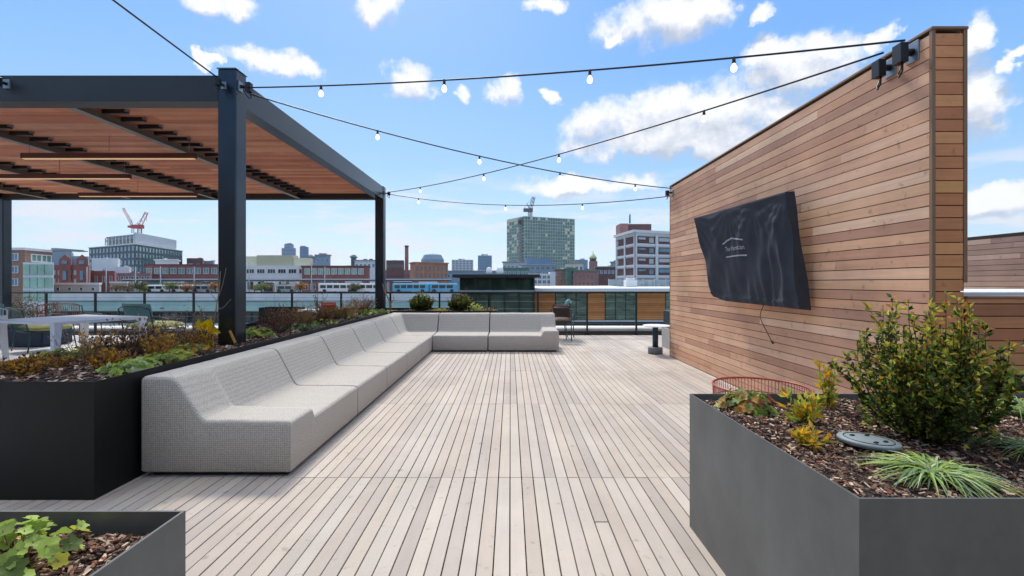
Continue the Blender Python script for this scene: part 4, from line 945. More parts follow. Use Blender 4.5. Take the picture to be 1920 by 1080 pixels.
def h_r(X, Y):
    k = ss((X-.62)/.06); return sprof(SY1-Y, HS+(.44-HS)*k)
sofa('far right end sofa piece with a raised armrest block, beside the maroon armchair', -.453+G_,.98,9.18,SY1, h_r, 'w')

# ================================================================ COVERED TELEVISION
tv = thing('covered_television', 'large wall television under a draped black cloth cover with a white house logo', 'television cover', (2.9,5.4,1.1))
TL, TR_ = Vector((2.55,6.33,2.30)), Vector((2.745,4.55,2.306))
BL, BR = Vector((2.80,6.28,1.165)), Vector((2.845,4.51,1.14))
def front(u, v):   # u: 0 far .. 1 near, v: 0 top .. 1 bottom
    p = (TL.lerp(TR_, u)).lerp(BL.lerp(BR, u), v)
    sag = .05*math.sin(PI*u)*v*v - .10*max(0,(.22-u)/.22)**2*(-1)*v**4
    p.z += -.0*sag + .045*max(0,(.25-u)/.25)**2*v**6
    nrm = Vector((-1, -.1, .15))
    f = 0
    f += .016*math.sin(u*34+v*3+1.3*math.sin(u*9))*max(0, u-.25)*(1-.3*v)*ss(v*3)
    f += .012*math.sin((u*1.2+v*.55)*17)*ss(v*2)*(1-u*.5)
    f += .045*math.exp(-((u-.90-.03*v)/.025)**2)*ss(v*1.5)*.55 + .03*math.exp(-((u-.83+.02*v)/.02)**2)*ss(v*1.3)*.5
    f += .02*math.exp(-((u-.62+.22*v)/.035)**2)*ss(v*2)*(1-v)*1.6 + .02*math.exp(-((u-.22-.1*v)/.04)**2)*ss(v*2)*(1-v)
    f += .01*noise.noise(Vector((u*5, v*4, 2)))*ss(v*3)
    f += .006*math.sin((u-.5)*60+6*noise.noise(Vector((u*3,v*2,5))))*ss((v-.35)*1.5)*(.4+u)
    for (cx_, cy_, s_) in ((1.0,0.0,1),(0.0,0.0,1),(.45,0.0,.8),(.72,0.0,.7)):   # pulls radiating from the top fixings
        dx_, dy_ = (u-cx_)*1.6, v-cy_; rr_ = math.hypot(dx_, dy_)+1e-4
        f += .005*s_*math.sin(math.atan2(dx_, dy_)*19+cx_*5)*math.exp(-((rr_-.32)/.22)**2)
    f += .022*math.exp(-((v-.955)/.014)**2)*.5
    return p+nrm*f*1.5
b = MB(); NU, NV = 110, 60
grid = [[front(i/NU, j/NV) for i in range(NU+1)] for j in range(NV+1)]
org = tv.location
def addv(p): b.v.append(tuple(p-org)); return len(b.v)-1
gi_ = [[addv(p) for p in row] for row in grid]
for j in range(NV):
    for i in range(NU): b.face((gi_[j][i], gi_[j+1][i], gi_[j+1][i+1], gi_[j][i+1]), 0, True)
# sides, top and bottom go back towards the wall
def backpt(p, u, v): 
    xb = 2.835+.15*v if u > .5 else 2.70+.27*v
    return Vector((min(3.0, max(p.x+.05, xb)), p.y+(.03 if u < .5 else -.0), p.z+.01-.02*v))
bpts = {}; fvs = {}
def fv(i, j):
    if (i,j) not in fvs: fvs[(i,j)] = addv(grid[j][i])
    return fvs[(i,j)]
def bp(i, j):
    if (i,j) not in bpts:
        p = grid[j][i]; u, v = i/NU, j/NV; q = backpt(p,u,v)
        q.x += .006*math.sin(v*9+1); q.x = min(q.x, 3.0); bpts[(i,j)] = addv(q)
    return bpts[(i,j)]
for j in range(NV):
    for i, fl in ((0,1),(NU,0)):
        # side strip with one fold line in the middle
        a, c_ = fv(i,j), fv(i,j+1); q, r_ = bp(i,j), bp(i,j+1)
        b.face((a,q,r_,c_) if fl else (a,c_,r_,q), 0, True)
for i in range(NU):
    b.face((gi_[0][i], gi_[0][i+1], bp(i+1,0), bp(i,0)), 0); b.face((gi_[NV][i], bp(i,NV), bp(i+1,NV), gi_[NV][i+1]), 0)
b.build('cloth_cover', M_cover, tv)
# panel and bracket behind the cloth
b = MB(); b.box(2.93-org.x, 3.029-org.x, 5.2-org.y, 5.7-org.y, 1.5-org.z, 1.95-org.z); b.build('wall_bracket', M_black, tv)
# printed logo: a house roof, words and a rule
def onc(u, v, o=.007): p = front(u, v); return p+Vector((-o, 0, 0))
def strip(mb, pts, w_):
    for (u0,v0),(u1,v1) in zip(pts[:-1], pts[1:]):
        n_ = 10
        for k in range(n_):
            ua, va = u0+(u1-u0)*k/n_, v0+(v1-v0)*k/n_; ub, vb = u0+(u1-u0)*(k+1)/n_, v0+(v1-v0)*(k+1)/n_
            i0 = len(mb.v)
            for (uu,vv) in ((ua,va),(ub,vb),(ub,vb+w_),(ua,va+w_)): mb.v.append(tuple(onc(uu,vv)-org))
            mb.face((i0,i0+3,i0+2,i0+1))
b = MB(); u0_ = .31; strip(b, [(u0_,.355),(u0_+.115,.305),(u0_+.265,.345)], .014); strip(b, [(u0_+.015,.50),(u0_+.27,.50)], .013)
cu = bpy.data.curves.new('words', 'FONT'); cu.body = 'The Warmacan'; cu.size = 1; to = bpy.data.objects.new('words', cu); col.objects.link(to)
bpy.context.view_layer.update()
tm = bpy.data.meshes.new_from_object(to); W_ = max(v.co.x for v in tm.vertices)
i0 = len(b.v)
for v in tm.vertices:
    uu = u0_+.02+.24*v.co.x/W_; vv = .445-.052*v.co.y/.73
    b.v.append(tuple(onc(uu, vv)-org))
for p in tm.polygons: b.face([i0+k for k in p.vertices])
bpy.data.objects.remove(to)
b.build('printed_logo', M_print, tv)
cbl = MB(); pts = [(2.97,5.32,1.16),(2.985,5.42,1.06),(3.0,5.47,.99),(3.005,5.44,.93),(3.005,5.33,.82),(3.01,5.24,.72)]
cbl.tube(pts, .0045, 6); cbl.tube([(3.01,5.24,.725),(3.012,5.22,.70)], .010, 6)
tag(cbl.build('power_cable', M_black), 'thin black cable dangling on the boards below the covered television', 'cable')

# ================================================================ STRING LIGHTS
M_bulb = mat('lit_bulb', 'fff3d8', .1, emit=('fff0cf', 1.6)); M_bulb2 = mat('warm_bulb', 'fff0c0', .1, emit=('ffe9a8', 1.4))
def anchor(label, p, dirx, rz=0, big=1.0):
    t = thing('cable_anchor', label, 'cable anchor', p, rz)
    b = MB(); b.cbox(-.035*big,.035*big,-.012,.012,-.05*big,.05*big,.003); b.build('mounting_plate', M_galv, t)
    b = MB(); b.tube([(0,-.012,0),(0,-.07,0)], .018*big, 10); b.cbox(-.028*big,.028*big,-.13,-.07,-.055*big,.04*big,.004); b.build('junction_box', M_black, t)
    b = MB(); b.tube([(.02,-.1,-.05*big),(.03,-.11,-.10*big),(0,-.11,-.125*big),(-.03,-.09,-.10*big),(-.02,-.05,-.04)], .006, 6); b.build('cable_loop', M_black, t)
    return t
def string(label, p0, p1, sag, bulbs, warm=()):
    t = thing('string_light', label, 'string light', p0, 0, 'strings of bulbs across the deck'); p0 = Vector(p0); p1 = Vector(p1)
    def pt(s): q = p0.lerp(p1, s); q.z -= 4*sag*s*(1-s); return q
    b = MB(); b.tube([pt(k/28)-p0 for k in range(29)], .0085, 6)
    b.build('cable', M_black, t)
    for k, s in enumerate(bulbs):
        q = pt(s)-p0
        sc = MB(); sc.lathe([(.010,.012),(.016,.008),(.018,-.03),(.021,-.058),(.019,-.062)], (0,0,0), 12); so = sc.build('bulb_socket', M_black, t); so.location = q
        bl = MB(); bl.lathe([(.013,-.0625),(.017,-.075),(.031,-.098),(.035,-.118),(.030,-.138),(.018,-.152),(.004,-.157)], (0,0,0), 16); bo = bl.build('bulb', M_bulb2 if k in warm else M_bulb, so); so.scale = (.74,.74,.74)
    return t
A1 = (-2.99,5.10,3.585); A2 = (-2.97,5.18,3.55); W1 = (2.93,3.38,3.20); W2 = (2.92,3.56,3.20); B1 = (-2.95,10.98,3.58); B2 = (-2.93,11.0,3.54)
F1 = (3.00,8.45,3.15); F2 = (3.04,8.68,3.05)
def sfor(p0, p1, px):     # where along the string a given bearing is met
    a, b_ = p0[0], p0[1]; c_, d_ = p1[0]-p0[0], p1[1]-p0[1]; k = (px-CX)/FPX
    return (k*b_-a)/(c_-k*d_)
string('long upper string of four bulbs from the front pergola post to the near wall end', A1, W1, .07, [sfor(A1,W1,p) for p in (602,833,1106,1376)], (3,))
string('string of four bulbs falling from the front pergola post to the far wall end', A2, F1, .16, [sfor(A2,F1,p) for p in (708,899,1050,1191)], (0,2,3))
string('string of four bulbs rising from the far pergola post to the near wall end', B1, W2, .15, [sfor(B1,W2,p) for p in (788,907,1048,1320)], (0,1,3))
string('short low string of three bulbs between the far pergola post and the far wall end', B2, F2, .22, [sfor(B2,F2,p) for p in (785,948,1092)])
C1 = (-3.20,5.00,3.64); string('bare cable leaving the front pergola post towards the top left', C1, (-1.75,-3.2,2.95), .05, [])
anchor('anchor with hanging cable loop on the right side of the front pergola post', (-3.036,5.11,3.60), 0, PI/2, 1.1)
anchor('small anchor on the front face of the front pergola post', (-3.17,5.036,3.58), 0, 0, .8)
anchor('anchor at the left edge of the photo on the front pergola beam', (-5.58,5.045,3.60), 0, 0, 1.0)
string('short bare cable running up from the anchor at the left edge', (-5.6,4.93,3.60), (-7.2,2.2,3.9), .02, [])
anchor('small anchor on top of the far pergola post', (-3.036,11.0,3.56), 0, PI/2, .9)
anchor('large anchor box nearest the corner of the tall wood wall', (3.03,3.42,3.13), 0, -PI/2, 1.5)
anchor('second anchor box on the tall wood wall, just left of the corner one', (3.03,3.62,3.11), 0, -PI/2, 1.4)
anchor('dark anchor on the far top corner of the tall wood wall', (3.03,8.5,3.08), 0, -PI/2, 1.0)
anchor('small anchor on the far edge of the tall wood wall', (3.1,8.655,3.0), 0, PI, .9)

# ================================================================ GUARD RAIL
RY, RZT = 12.18, 1.155
rl = thing('guard_rail', 'black metal guard rail with thin cables along the far edge of the roof deck', 'railing', (0, RY, 0))
b = MB(); b.cbox(-22, 9, -.03, .03, RZT-.045, RZT, .003); b.build('top_rail', M_black, rl)
b = MB(); b.box(-22, 9, -.02, .02, .06, .10); b.build('bottom_rail', M_black, rl)
pst = None; X = ax(88,12.2)-1.316*7
while X < 9:
    if pst is None: b = MB(); b.cbox(-.022,.022,-.025,.025,0,RZT-.046,.003); b.box(-.05,.05,-.05,.05,0,.012); pst = b.build('post', M_black, rl); pst.location = (X,0,0)
    else: inst(pst, rl, (X,0,0))
    X += 1.316
for k in range(9):
    z = .2+k*.1; b = MB(); b.tube([(-22,0,z),(9,0,z)], .0035, 5); b.build('cable', M_galv if k % 2 else M_black, rl)

# ================================================================ PLANTS
def stems_plant(name, label, base, h, r, n, leafn, ls, mats, probs_low, probs_top, twig=0, group=None, lean=.5, cat='shrub', thick=.004, curv=.3, barelow=.1, tipm=None, ww_=.55, sub=0, leaffrom=0.1, fill=0, zs=1.0):
    t = thing(name, label, cat, base, 0, group)
    sb = MB(); lb = MB()
    for i in range(n):
        a = R(0,2*PI); q = math.sqrt(random.random())
        hh = h*R(.6,1.0)*(1-.35*q*q) if zs == 1 else h*R(.5,1)
        end = Vector((math.cos(a)*r*q, math.sin(a)*r*q, hh)); st = Vector((end.x*.15, end.y*.15, 0))
        mid = st.lerp(end, .5)+Vector((end.x*curv, end.y*curv, -hh*.06))*1.0+Vector((R(-1,1),R(-1,1),0))*r*.08
        pts = []
        for k in range(7):
            s = k/6; pts.append(st*(1-s)**2+mid*2*s*(1-s)+end*s*s)
        branches = [pts]
        for _ in range(sub):
            k0 = random.randint(2,4); d = Vector((R(-1,1),R(-1,1),R(.5,1.5))).normalized()*hh*R(.2,.4)
            branches.append([pts[k0]+d*(q_/4) for q_ in range(5)])
        for bi, pp_ in enumerate(branches):
            tk = thick if bi == 0 else thick*.6
            sb.tube(pp_, tk, 4, 0, False, tk*.35)
            L_ = sum((pp_[k+1]-pp_[k]).length for k in range(len(pp_)-1)); m_ = len(pp_)-1
            for k in range(leafn if bi == 0 else leafn//2):
                s = (leaffrom+(1-leaffrom)*random.random() if bi == 0 else random.random())*m_; k0 = min(int(s), m_-1); p = pp_[k0].lerp(pp_[k0+1], s-k0)
                f = p.z/h; pr = [a_+(b_-a_)*min(1, f)**1.5 for a_, b_ in zip(probs_low, probs_top)]
                tn = (pp_[k0+1]-pp_[k0]).normalized(); d = (tn*R(.2,1.0)+Vector((R(-1,1),R(-1,1),R(-.6,1)))).normalized()
                sz = ls*R(.6,1.25); lb.leaf(p+d*ls*.1, d, sz, sz*ww_, random.choices(range(len(mats)), pr)[0])
    for i in range(fill):
        v = Vector((R(-1,1),R(-1,1),R(0,1)))
        if v.x**2+v.y**2 > 1: continue
        p = Vector((v.x*r*.8, v.y*r*.8, h*.08+h*.62*v.z*(1-.4*(v.x**2+v.y**2)))); d = Vector((v.x,v.y,R(-.3,1))).normalized()
        sz = ls*R(.6,1.2); lb.leaf(p, d, sz, sz*ww_, random.choices(range(len(mats)), probs_low)[0])
    sb.build('stems', L_stem if twig == 0 else twig, t, smooth=True)
    if lb.v: lb.build('foliage', mats, t)
    return t
def tuft(label, base, r, h, n, mats, name='grass_tuft', group=None, wid=.006, bias=(0,0)):
    b = MB()
    for i in range(n):
        a = R(0,2*PI); L = r*R(.5,1.1); d = Vector((math.cos(a)+bias[0], math.sin(a)+bias[1], 0)); side = Vector((-d.y,d.x,0)).normalized()
        hh = h*R(.5,1.2); p0 = Vector((R(-1,1)*r*.12, R(-1,1)*r*.12, 0)); wv = wid*R(.6,1.2); mi = random.randrange(len(mats)); i0 = len(b.v); K_ = 6
        for k in range(K_+1):
            s = k/K_; p = p0+d*L*s**1.15; p.z = hh*(1.9*s-1.75*s*s)+.004; w2 = wv*(1-s**2.2)+.0006
            b.v += [tuple(p-side*w2), tuple(p+Vector((0,0,-w2*.5))), tuple(p+side*w2)]
        for k in range(K_):
            q = i0+k*3; b.face((q,q+1,q+4,q+3), mi, True); b.face((q+1,q+2,q+5,q+4), mi, True)
    o = b.build(name, mats); o.location = base; return tag(o, label, 'grass', group)
def broad(label, base, r, h, n, ls, mats, name='leafy_plant', group=None, lobes=5, cat='plant'):
    t = thing(name, label, cat, base, 0, group); b = MB(); s_ = MB()
    for i in range(n):
        a = R(0,2*PI); q = math.sqrt(random.random()); c = Vector((math.cos(a)*r*q, math.sin(a)*r*q, h*R(.35,1)*(1-.5*q*q)))
        s_.tube([Vector((c.x*.2,c.y*.2,0)), Vector((c.x*.75,c.y*.75,c.z*.7)), c], .0016, 4)
        nrm = Vector((c.x*1.2/r+R(-.5,.5), c.y*1.2/r+R(-.5,.5)-.25, R(.6,1.4))).normalized()
        u = nrm.orthogonal().normalized(); v = nrm.cross(u); sz = ls*R(.6,1.15); mi = random.randrange(len(mats)); i0 = len(b.v); K_ = lobes*6; rot = R(0,6)
        b.v.append(tuple(c-nrm*sz*.12))
        for k in range(K_):
            an = 2*PI*k/K_+rot; rad = sz*(.43+.08*math.cos(lobes*(an-rot))+(.035 if k%2 else -.02))
            b.v.append(tuple(c+u*math.cos(an)*rad+v*math.sin(an)*rad+nrm*sz*(.07*math.sin(2*an+rot)-.10*max(0,math.cos(an-rot*2)))))
        for k in range(K_): b.face((i0, i0+1+k, i0+1+(k+1)%K_), mi, True)
    s_.build('stems', L_tan, t); b.build('foliage', mats, t); return t
# --- right planter
stems_plant('evergreen_shrub', 'big bushy evergreen shrub with yellowing tips in the right planter', (1.80,1.98,.70), .70, .275, 78, 80, .026,
            [L_dk,L_mid,L_yel,L_org], (6,4,1.2,.3), (.3,1.2,7,2.6), curv=.5, thick=.0035, sub=1, fill=1900, leaffrom=.15)
tuft('pale green grassy clump spilling over the front edge of the right planter', (1.47,1.585,.715), .22, .085, 260, [L_bld,L_pale,L_blue,L_lime], wid=.004)
tuft('darker grassy clump right of the shrub base, cut by the photo edge', (2.08,1.80,.715), .24, .08, 130, [L_blue,L_mid,L_dk], wid=.0035)
tuft('loose pale grass behind the shrub at the right edge', (2.62,2.32,.715), .26, .12, 130, [L_bld,L_pale,L_yel,L_blue], wid=.0035)
broad('low clump of green and crimson leaves in front of the red wire drum', (1.26,2.42,.712), .15, .12, 80, .065, [L_mid,L_lime,L_red,L_org,L_mid], lobes=6)
stems_plant('yellowing_seedling', 'thin upright yellow leaved sprig left of the big shrub', (1.72,2.45,.712), .36, .06, 7, 20, .04, [L_yel,L_gold,L_lime], (2,1,1), (2,1,1), cat='plant', thick=.002)
stems_plant('yellowing_seedling', 'yellow green star leaved plant right of the crimson tinged clump', (1.42,2.2,.712), .17, .10, 12, 14, .05, [L_yel,L_gold,L_lime], (2,1,1), (2,1,1), cat='plant', thick=.002, ww_=.4)
stems_plant('yellowing_seedling', 'small golden seedling beside the planter edge, left of the round valve cover', (1.27,1.91,.712), .08, .07, 9, 12, .04, [L_gold,L_yel], (2,1), (2,1), cat='plant', thick=.0015, ww_=.4)
b = MB(); b.lathe([(.105,0),(.108,.012),(.104,.018),(.0,.019)], (0,0,0), 32, 0)
for a in (.4, 1.7, 3.9, 5.0): b.cbox(math.cos(a)*.055-.012, math.cos(a)*.055+.012, math.sin(a)*.055-.006, math.sin(a)*.055+.006, .0195, .0225, .0005, 1)
b.tube([(.085*math.cos(q*2*PI/24), .085*math.sin(q*2*PI/24), .0192) for q in range(24)], .0018, 4, 1, True)
o = b.build('valve_cover', [mat('grey_plastic', '7b8689', .6, var=.15), M_black]); o.location = (1.477,1.878,.737); o.rotation_euler = (R(-.03,.03),.05,.6)
tag(o, 'round grey irrigation valve cover lying in the mulch', 'valve cover')
# --- bottom left planter
broad('bright lime geranium like plant with yellow leaves in the bottom left planter', (-1.19,1.10,.71), .15, .11, 58, .055, [L_lime,L_lime,L_lime,L_mid,L_yel], lobes=5)
broad('smaller lime seedling at the bottom left, in front of the other', (-1.12,.99,.705), .06, .05, 8, .055, [L_lime,L_yel], lobes=4)
# --- long planter, near part
def gpos(px, py, z=.705): # point on the planting bed seen at that pixel
    Y = (HC-z)*FPX/(py-CY); return (ax(px,Y), Y, z)
broad('pale lime leaf mound nearest the front edge of the black planter', gpos(250,697), .2, .10, 110, .06, [L_lime,L_mid,L_lime,L_pale])
broad('lime leaf mound behind the nearest one, left of the sofa back', gpos(315,680), .22, .11, 100, .06, [L_lime,L_mid,L_yel])
broad('green and amber leaf mound in front of the yellow leaved sapling', gpos(352,664), .2, .10, 70, .055, [L_mid,L_yel,L_org])
broad('dull green mat of leaves at the back left of the black planter', gpos(130,672), .28, .10, 120, .05, [L_mid,L_dk,L_yel])
stems_plant('dry_perennial', 'orange brown dried plant on the left in the black planter mulch', gpos(48,702), .16, .16, 30, 10, .035, [L_org,L_brn,L_gold], (2,2,1), (3,2,1), cat='plant', thick=.0025)
stems_plant('dry_perennial', 'amber dried plant between the mat of leaves and the lime mound', gpos(205,690), .17, .17, 34, 12, .035, [L_org,L_gold,L_brn], (2,2,2), (3,2,1), cat='plant', thick=.0025)
stems_plant('dry_perennial', 'tan dried plant behind the orange one near the left edge', gpos(100,690), .13, .16, 26, 10, .035, [L_brn,L_org,L_yel], (2,2,1), (3,2,1), cat='plant', thick=.0025)
tw = dict(twig=L_mar, thick=.0028, sub=3, cat='shrub', curv=.15, leaffrom=.4)
stems_plant('twiggy_shrub', 'dark red twiggy shrub in front of the white table', gpos(235,672), .40, .30, 38, 6, .022, [L_mar,L_brn], (1,1), (1,1), **tw)
stems_plant('twiggy_shrub', 'maroon twiggy shrub left of the cushioned lounge chair', gpos(285,662), .36, .28, 34, 7, .022, [L_mar,L_brn,L_org], (1,1,.3), (1,1,.3), **tw)
stems_plant('twiggy_shrub', 'thin grey bare twigs standing tallest before the white table', gpos(155,680), .45, .30, 20, 2, .02, [L_tan], (1,), (1,), twig=L_tan, thick=.0022, sub=3, cat='shrub', curv=.1)
broad('grey green ground plants under the lounge chair', gpos(320,650), .22, .14, 80, .05, [L_mid,L_dk])
for lb, p, h_, r_, n_, mm in (('straw coloured dry stems left of the dark red twiggy shrub', (185,678), .24, .2, 34, [L_gold,L_tan]), ('golden dry stems at the foot of the maroon shrub', (300,672), .2, .2, 34, [L_gold,L_org]),
  ('tan dry stems between the two dark red shrubs', (262,668), .3, .22, 30, [L_tan,L_brn]), ('rusty dry stems left of the yellow leaved sapling', (372,655), .2, .22, 34, [L_org,L_brn]),
  ('tall sparse dry stems behind the cushioned lounge chair foot', (345,648), .42, .3, 18, [L_tan]), ('reddish dry stems just past the front pergola post', (548,616), .34, .3, 34, [L_brn,L_org]), ('amber dry stems between the rust shrubs', (575,610), .3, .3, 34, [L_org,L_tan]), ('straw stems before the reddish round shrub', (655,596), .34, .3, 34, [L_tan,L_org])):
    stems_plant('dry_perennial', lb, gpos(*p), h_*1.35, r_, int(n_*1.3), 7, .03, mm, [1]*len(mm), [1]*len(mm), twig=L_tan, cat='plant', thick=.0022, sub=1, curv=.1)
# sapling with yellow leaves beside the post
sp = thing('sapling', 'bare tan sapling with a cluster of bright yellow leaves beside the front pergola post', 'sapling', gpos(396,652))
b = MB(); b.tube([(0,0,0),(.02,0,.22),(.05,0,.4),(.07,.02,.6),(.10,0,.82)], .011, 6, 0, False, .003)
for s0, e_ in (((.03,0,.28),(-.18,.02,.48)),((.05,0,.4),(.20,.02,.52)),((.07,.02,.55),(.16,0,.85)),((.06,0,.5),(-.07,0,.72)),((.03,0,.25),(.12,-.05,.38))):
    m_ = (Vector(s0)+Vector(e_))/2+Vector((0,0,-.03)); b.tube([s0, m_, e_], .004, 5, 0, False, .0015)
b.build('trunk', L_tan, sp)
b = MB()
for k in range(15):
    p = Vector((R(-.13,.03),R(-.05,.05),R(.05,.2))); b.leaf(p, Vector((R(-.5,.5),R(-.3,.1),R(-1,.9))), R(.12,.17), R(.08,.11), 0, Vector((R(-.3,.3),-1,R(0,.6))))
b.build('foliage', L_vyel, sp)
o = MB(); o.box(-.012,.012,-.004,.004,0,.15); o = o.build('plant_tag', mat('orange_tag', 'd99a3f', .6)); p_ = gpos(425,652); o.location = (p_[0]+.02, 4.98, .74); o.rotation_euler = (0,-.42,0)
tag(o, 'orange wooden stake leaning at the foot of the front pergola post', 'plant stake')
# --- long planter beyond the post
broad('lime and green mound at the right foot of the front pergola post', gpos(482,632), .22, .13, 100, .055, [L_lime,L_mid,L_yel])
broad('dark green spreading mound behind the maroon shrub past the post', gpos(560,618), .3, .10, 90, .055, [L_mid,L_dk,L_blue])
broad('green mat of leaves halfway along the sofa back', gpos(600,609), .3, .10, 80, .055, [L_mid,L_dk,L_yel])
broad('green mat near the far end of the sofa back', gpos(655,597), .32, .10, 80, .06, [L_mid,L_yel,L_dk])
broad('bright green tuft of leaves before the far pergola post', gpos(700,590), .35, .16, 120, .07, [L_mid,L_lime])
stems_plant('twiggy_shrub', 'rust brown twiggy shrub just right of the front pergola post', gpos(520,625), .44, .30, 42, 8, .024, [L_brn,L_mar,L_org], (1,1,.4), (1,1,.6), **tw)
stems_plant('twiggy_shrub', 'low rust coloured shrub halfway along the planter', gpos(595,606), .30, .38, 50, 9, .028, [L_brn,L_mar,L_org], (2,1,1), (2,1,1), **tw)
stems_plant('twiggy_shrub', 'amber and red shrub in front of the orange chair', gpos(632,598), .30, .38, 46, 10, .03, [L_org,L_brn,L_mid], (2,1,1), (2,1,1), **tw)
stems_plant('twiggy_shrub', 'round reddish twig shrub just before the far pergola post', gpos(680,590), .5, .38, 60, 8, .028, [L_brn,L_mar,L_org], (2,1,.5), (2,1,.5), **tw)
stems_plant('twiggy_shrub', 'sparse tall bare stems beyond the front pergola post', gpos(515,618), .75, .25, 6, 2, .02, [L_tan], (1,), (1,), twig=L_tan, thick=.003, sub=2, cat='shrub', curv=.05)
stems_plant('twiggy_shrub', 'tall pale dry stems in the middle of the far planting', gpos(597,603), .72, .12, 7, 10, .03, [L_tan,L_brn], (1,1), (1,1), twig=L_tan, thick=.005, sub=2, cat='shrub', curv=.05)
b = MB(); b.tube([(0,0,0),(.05,0,.15),(0,0,.3),(-.1,0,.5),(-.14,0,.66)], .025, 6, 0, False, .01); b.tube([(.02,0,.2),(.12,0,.3),(.1,0,.42)], .014, 6, 0, False, .006)
o = b.build('bare_stump', L_tan); o.location = gpos(729,586); tag(o, 'pale crooked bare stem beside the far pergola post', 'plant')
# --- far planter
fs = dict(curv=.4, thick=.004, sub=2, fill=1600, leaffrom=.15, cat='shrub')
stems_plant('evergreen_shrub', 'left dark boxwood in the far planter behind the sofa', (ax(790,10.95),10.95,.70), .47, .30, 60, 50, .04, [L_dk,L_mid,L_org], (6,2,.4), (2,3,1.5), **fs)
stems_plant('evergreen_shrub', 'right dark boxwood with rusty tips in the far planter behind the sofa', (ax(863,10.95),10.95,.70), .47, .31, 60, 50, .04, [L_dk,L_mid,L_org], (6,2,.4), (2,2,2), **fs)
broad('pale yellow green clump right of the two boxwoods', (ax(892,10.8),10.8,.70), .22, .24, 60, .06, [L_yel,L_lime])
stems_plant('dry_perennial', 'low tan dried plants at the right end of the far planter', (ax(918,10.8),10.8,.70), .10, .20, 30, 10, .035, [L_brn,L_tan], (1,1), (1,1), cat='plant', thick=.0025)
stems_plant('dry_perennial', 'yellowish low plants between the two boxwoods', (ax(826,10.8),10.8,.70), .10, .22, 30, 12, .035, [L_yel,L_tan], (1,1), (1,1), cat='plant', thick=.0025)
# --- low planter at the parapet
broad('green strap leaves in the dark planter at the right edge', (3.32,3.05,.70), .2, .15, 40, .06, [L_lime,L_mid])

# ================================================================ FURNITURE
def wire_drum():
    t = thing('wire_drum', 'round red orange wire drum table behind the right planter', 'side table', (1.77,3.22,0)); r = .31; h = .665
    def ring(z, rr, m=40): return [(rr*math.cos(2*PI*k/m), rr*math.sin(2*PI*k/m), z) for k in range(m)]
    b = MB(); b.tube(ring(h,r), .008, 6, 0, True); b.build('top_ring', M_red, t)
    b = MB(); b.tube(ring(.012,r*.92), .008, 6, 0, True); b.build('base_ring', M_red, t)
    b = MB(); b.tube(ring(h-.10,r*.985), .004, 5, 0, True); b.build('middle_ring', M_red, t)
    b = MB()
    for k in range(84):
        a = 2*PI*k/84; b.tube([(r*math.cos(a), r*math.sin(a), h),(r*.97*math.cos(a), r*.97*math.sin(a), h*.5),(r*.92*math.cos(a), r*.92*math.sin(a), .012)], .0027, 4)
    b.build('wires', M_red, t)
    b = MB(); b.lathe([(r*.93,0),(r*.93,.006)], (0,0,h-.13), 32); b.build('shelf', M_red, t)
wire_drum()
def wire_chair(label, loc, rz, wm, seat=None, back=None, s=1.0, group='lounge chairs on the left terrace', bh=.45, w=.36):
    t = thing('lounge_chair', label, 'chair', loc, rz, group)     # faces local +Y
    sh = .40
    b = MB(); b.tube([(-w,-.32,sh),(w,-.32,sh),(w,.34,sh),(-w,.34,sh)], .012, 6, 0, True); b.build('seat_frame', wm, t)
    b = MB(); top = [(-w,-.36,sh+.02),(-w,-.46,sh+bh),(-w*.6,-.5,sh+bh+.05),(w*.6,-.5,sh+bh+.05),(w,-.46,sh+bh),(w,-.36,sh+.02)]
    b.tube(top, .013, 6)
    for k in range(17):
        x = -w+.04+(2*w-.08)*k/16; b.tube([(x,-.33,sh),(x*.98,-.42,sh+bh*.5),(x*.95,-.48,sh+bh+.03)], .004, 4)
    b.build('wire_backrest', wm, t)
    for sx_ in (-1,1):
        b = MB(); b.tube([(sx_*w,-.44,sh+bh*.6),(sx_*(w+.03),-.1,sh+.24),(sx_*(w+.02),.3,sh+.2),(sx_*w,.34,sh)], .012, 6); b.build('armrest', wm, t)
    for sx_ in (-1,1):
        for sy in (-1,1):
            b = MB(); b.tube([(sx_*w*.95, sy*.32, sh),(sx_*w, sy*.38, 0)], .012, 6); b.build('leg', wm, t)
    def cushion(x0,x1,y0,y1,z0,z1,M=None):
        b = MB(); nn_ = 10
        for j in range(nn_+1):
            for i in range(nn_+1):
                u, v = i/nn_*2-1, j/nn_*2-1; bul = (1-abs(u)**5)*(1-abs(v)**5)
                for sgn in (1,-1): pass
                b.v.append((x0+(x1-x0)*i/nn_, y0+(y1-y0)*j/nn_, (z0+z1)/2+(z1-z0)/2*bul**.5))
        k0 = len(b.v)
        for v in list(b.v): b.v.append((v[0], v[1], z0+z1-v[2]))
        for j in range(nn_):
            for i in range(nn_): a = j*(nn_+1)+i; b.face((a,a+1,a+nn_+2,a+nn_+1),0,True); b.face((k0+a,k0+a+nn_+1,k0+a+nn_+2,k0+a+1),0,True)
        if M is not None: b.v = [tuple(M @ Vector(p)) for p in b.v]
        return b
    if seat: cushion(-w+.02,w-.02,-.30,.36,sh+.01,sh+.16).build('seat_cushion', seat, t)
    if back:
        M = Matrix.Translation((0,-.33,sh+.17)) @ Matrix.Rotation(math.radians(104),4,'X')
        cushion(-w+.03,w-.03,0,bh-.05,-.08,.06,M).build('back_cushion', back, t)
    return t
wire_chair('lounge chair with teal back cushion and lime seat right of the white table', (ax(292,9.9),9.9,0), math.radians(-14), M_black, M_lime, M_teal, w=.42)
wire_chair('dark green wire lounge chair with lime cushions standing behind the white table', (ax(84,9.5),9.5,0), math.radians(-25), M_green_d, M_lime)
wire_chair('red orange wire chair behind the white table, left of its green twin', (ax(118,11.1),11.1,0), math.radians(35), M_red)
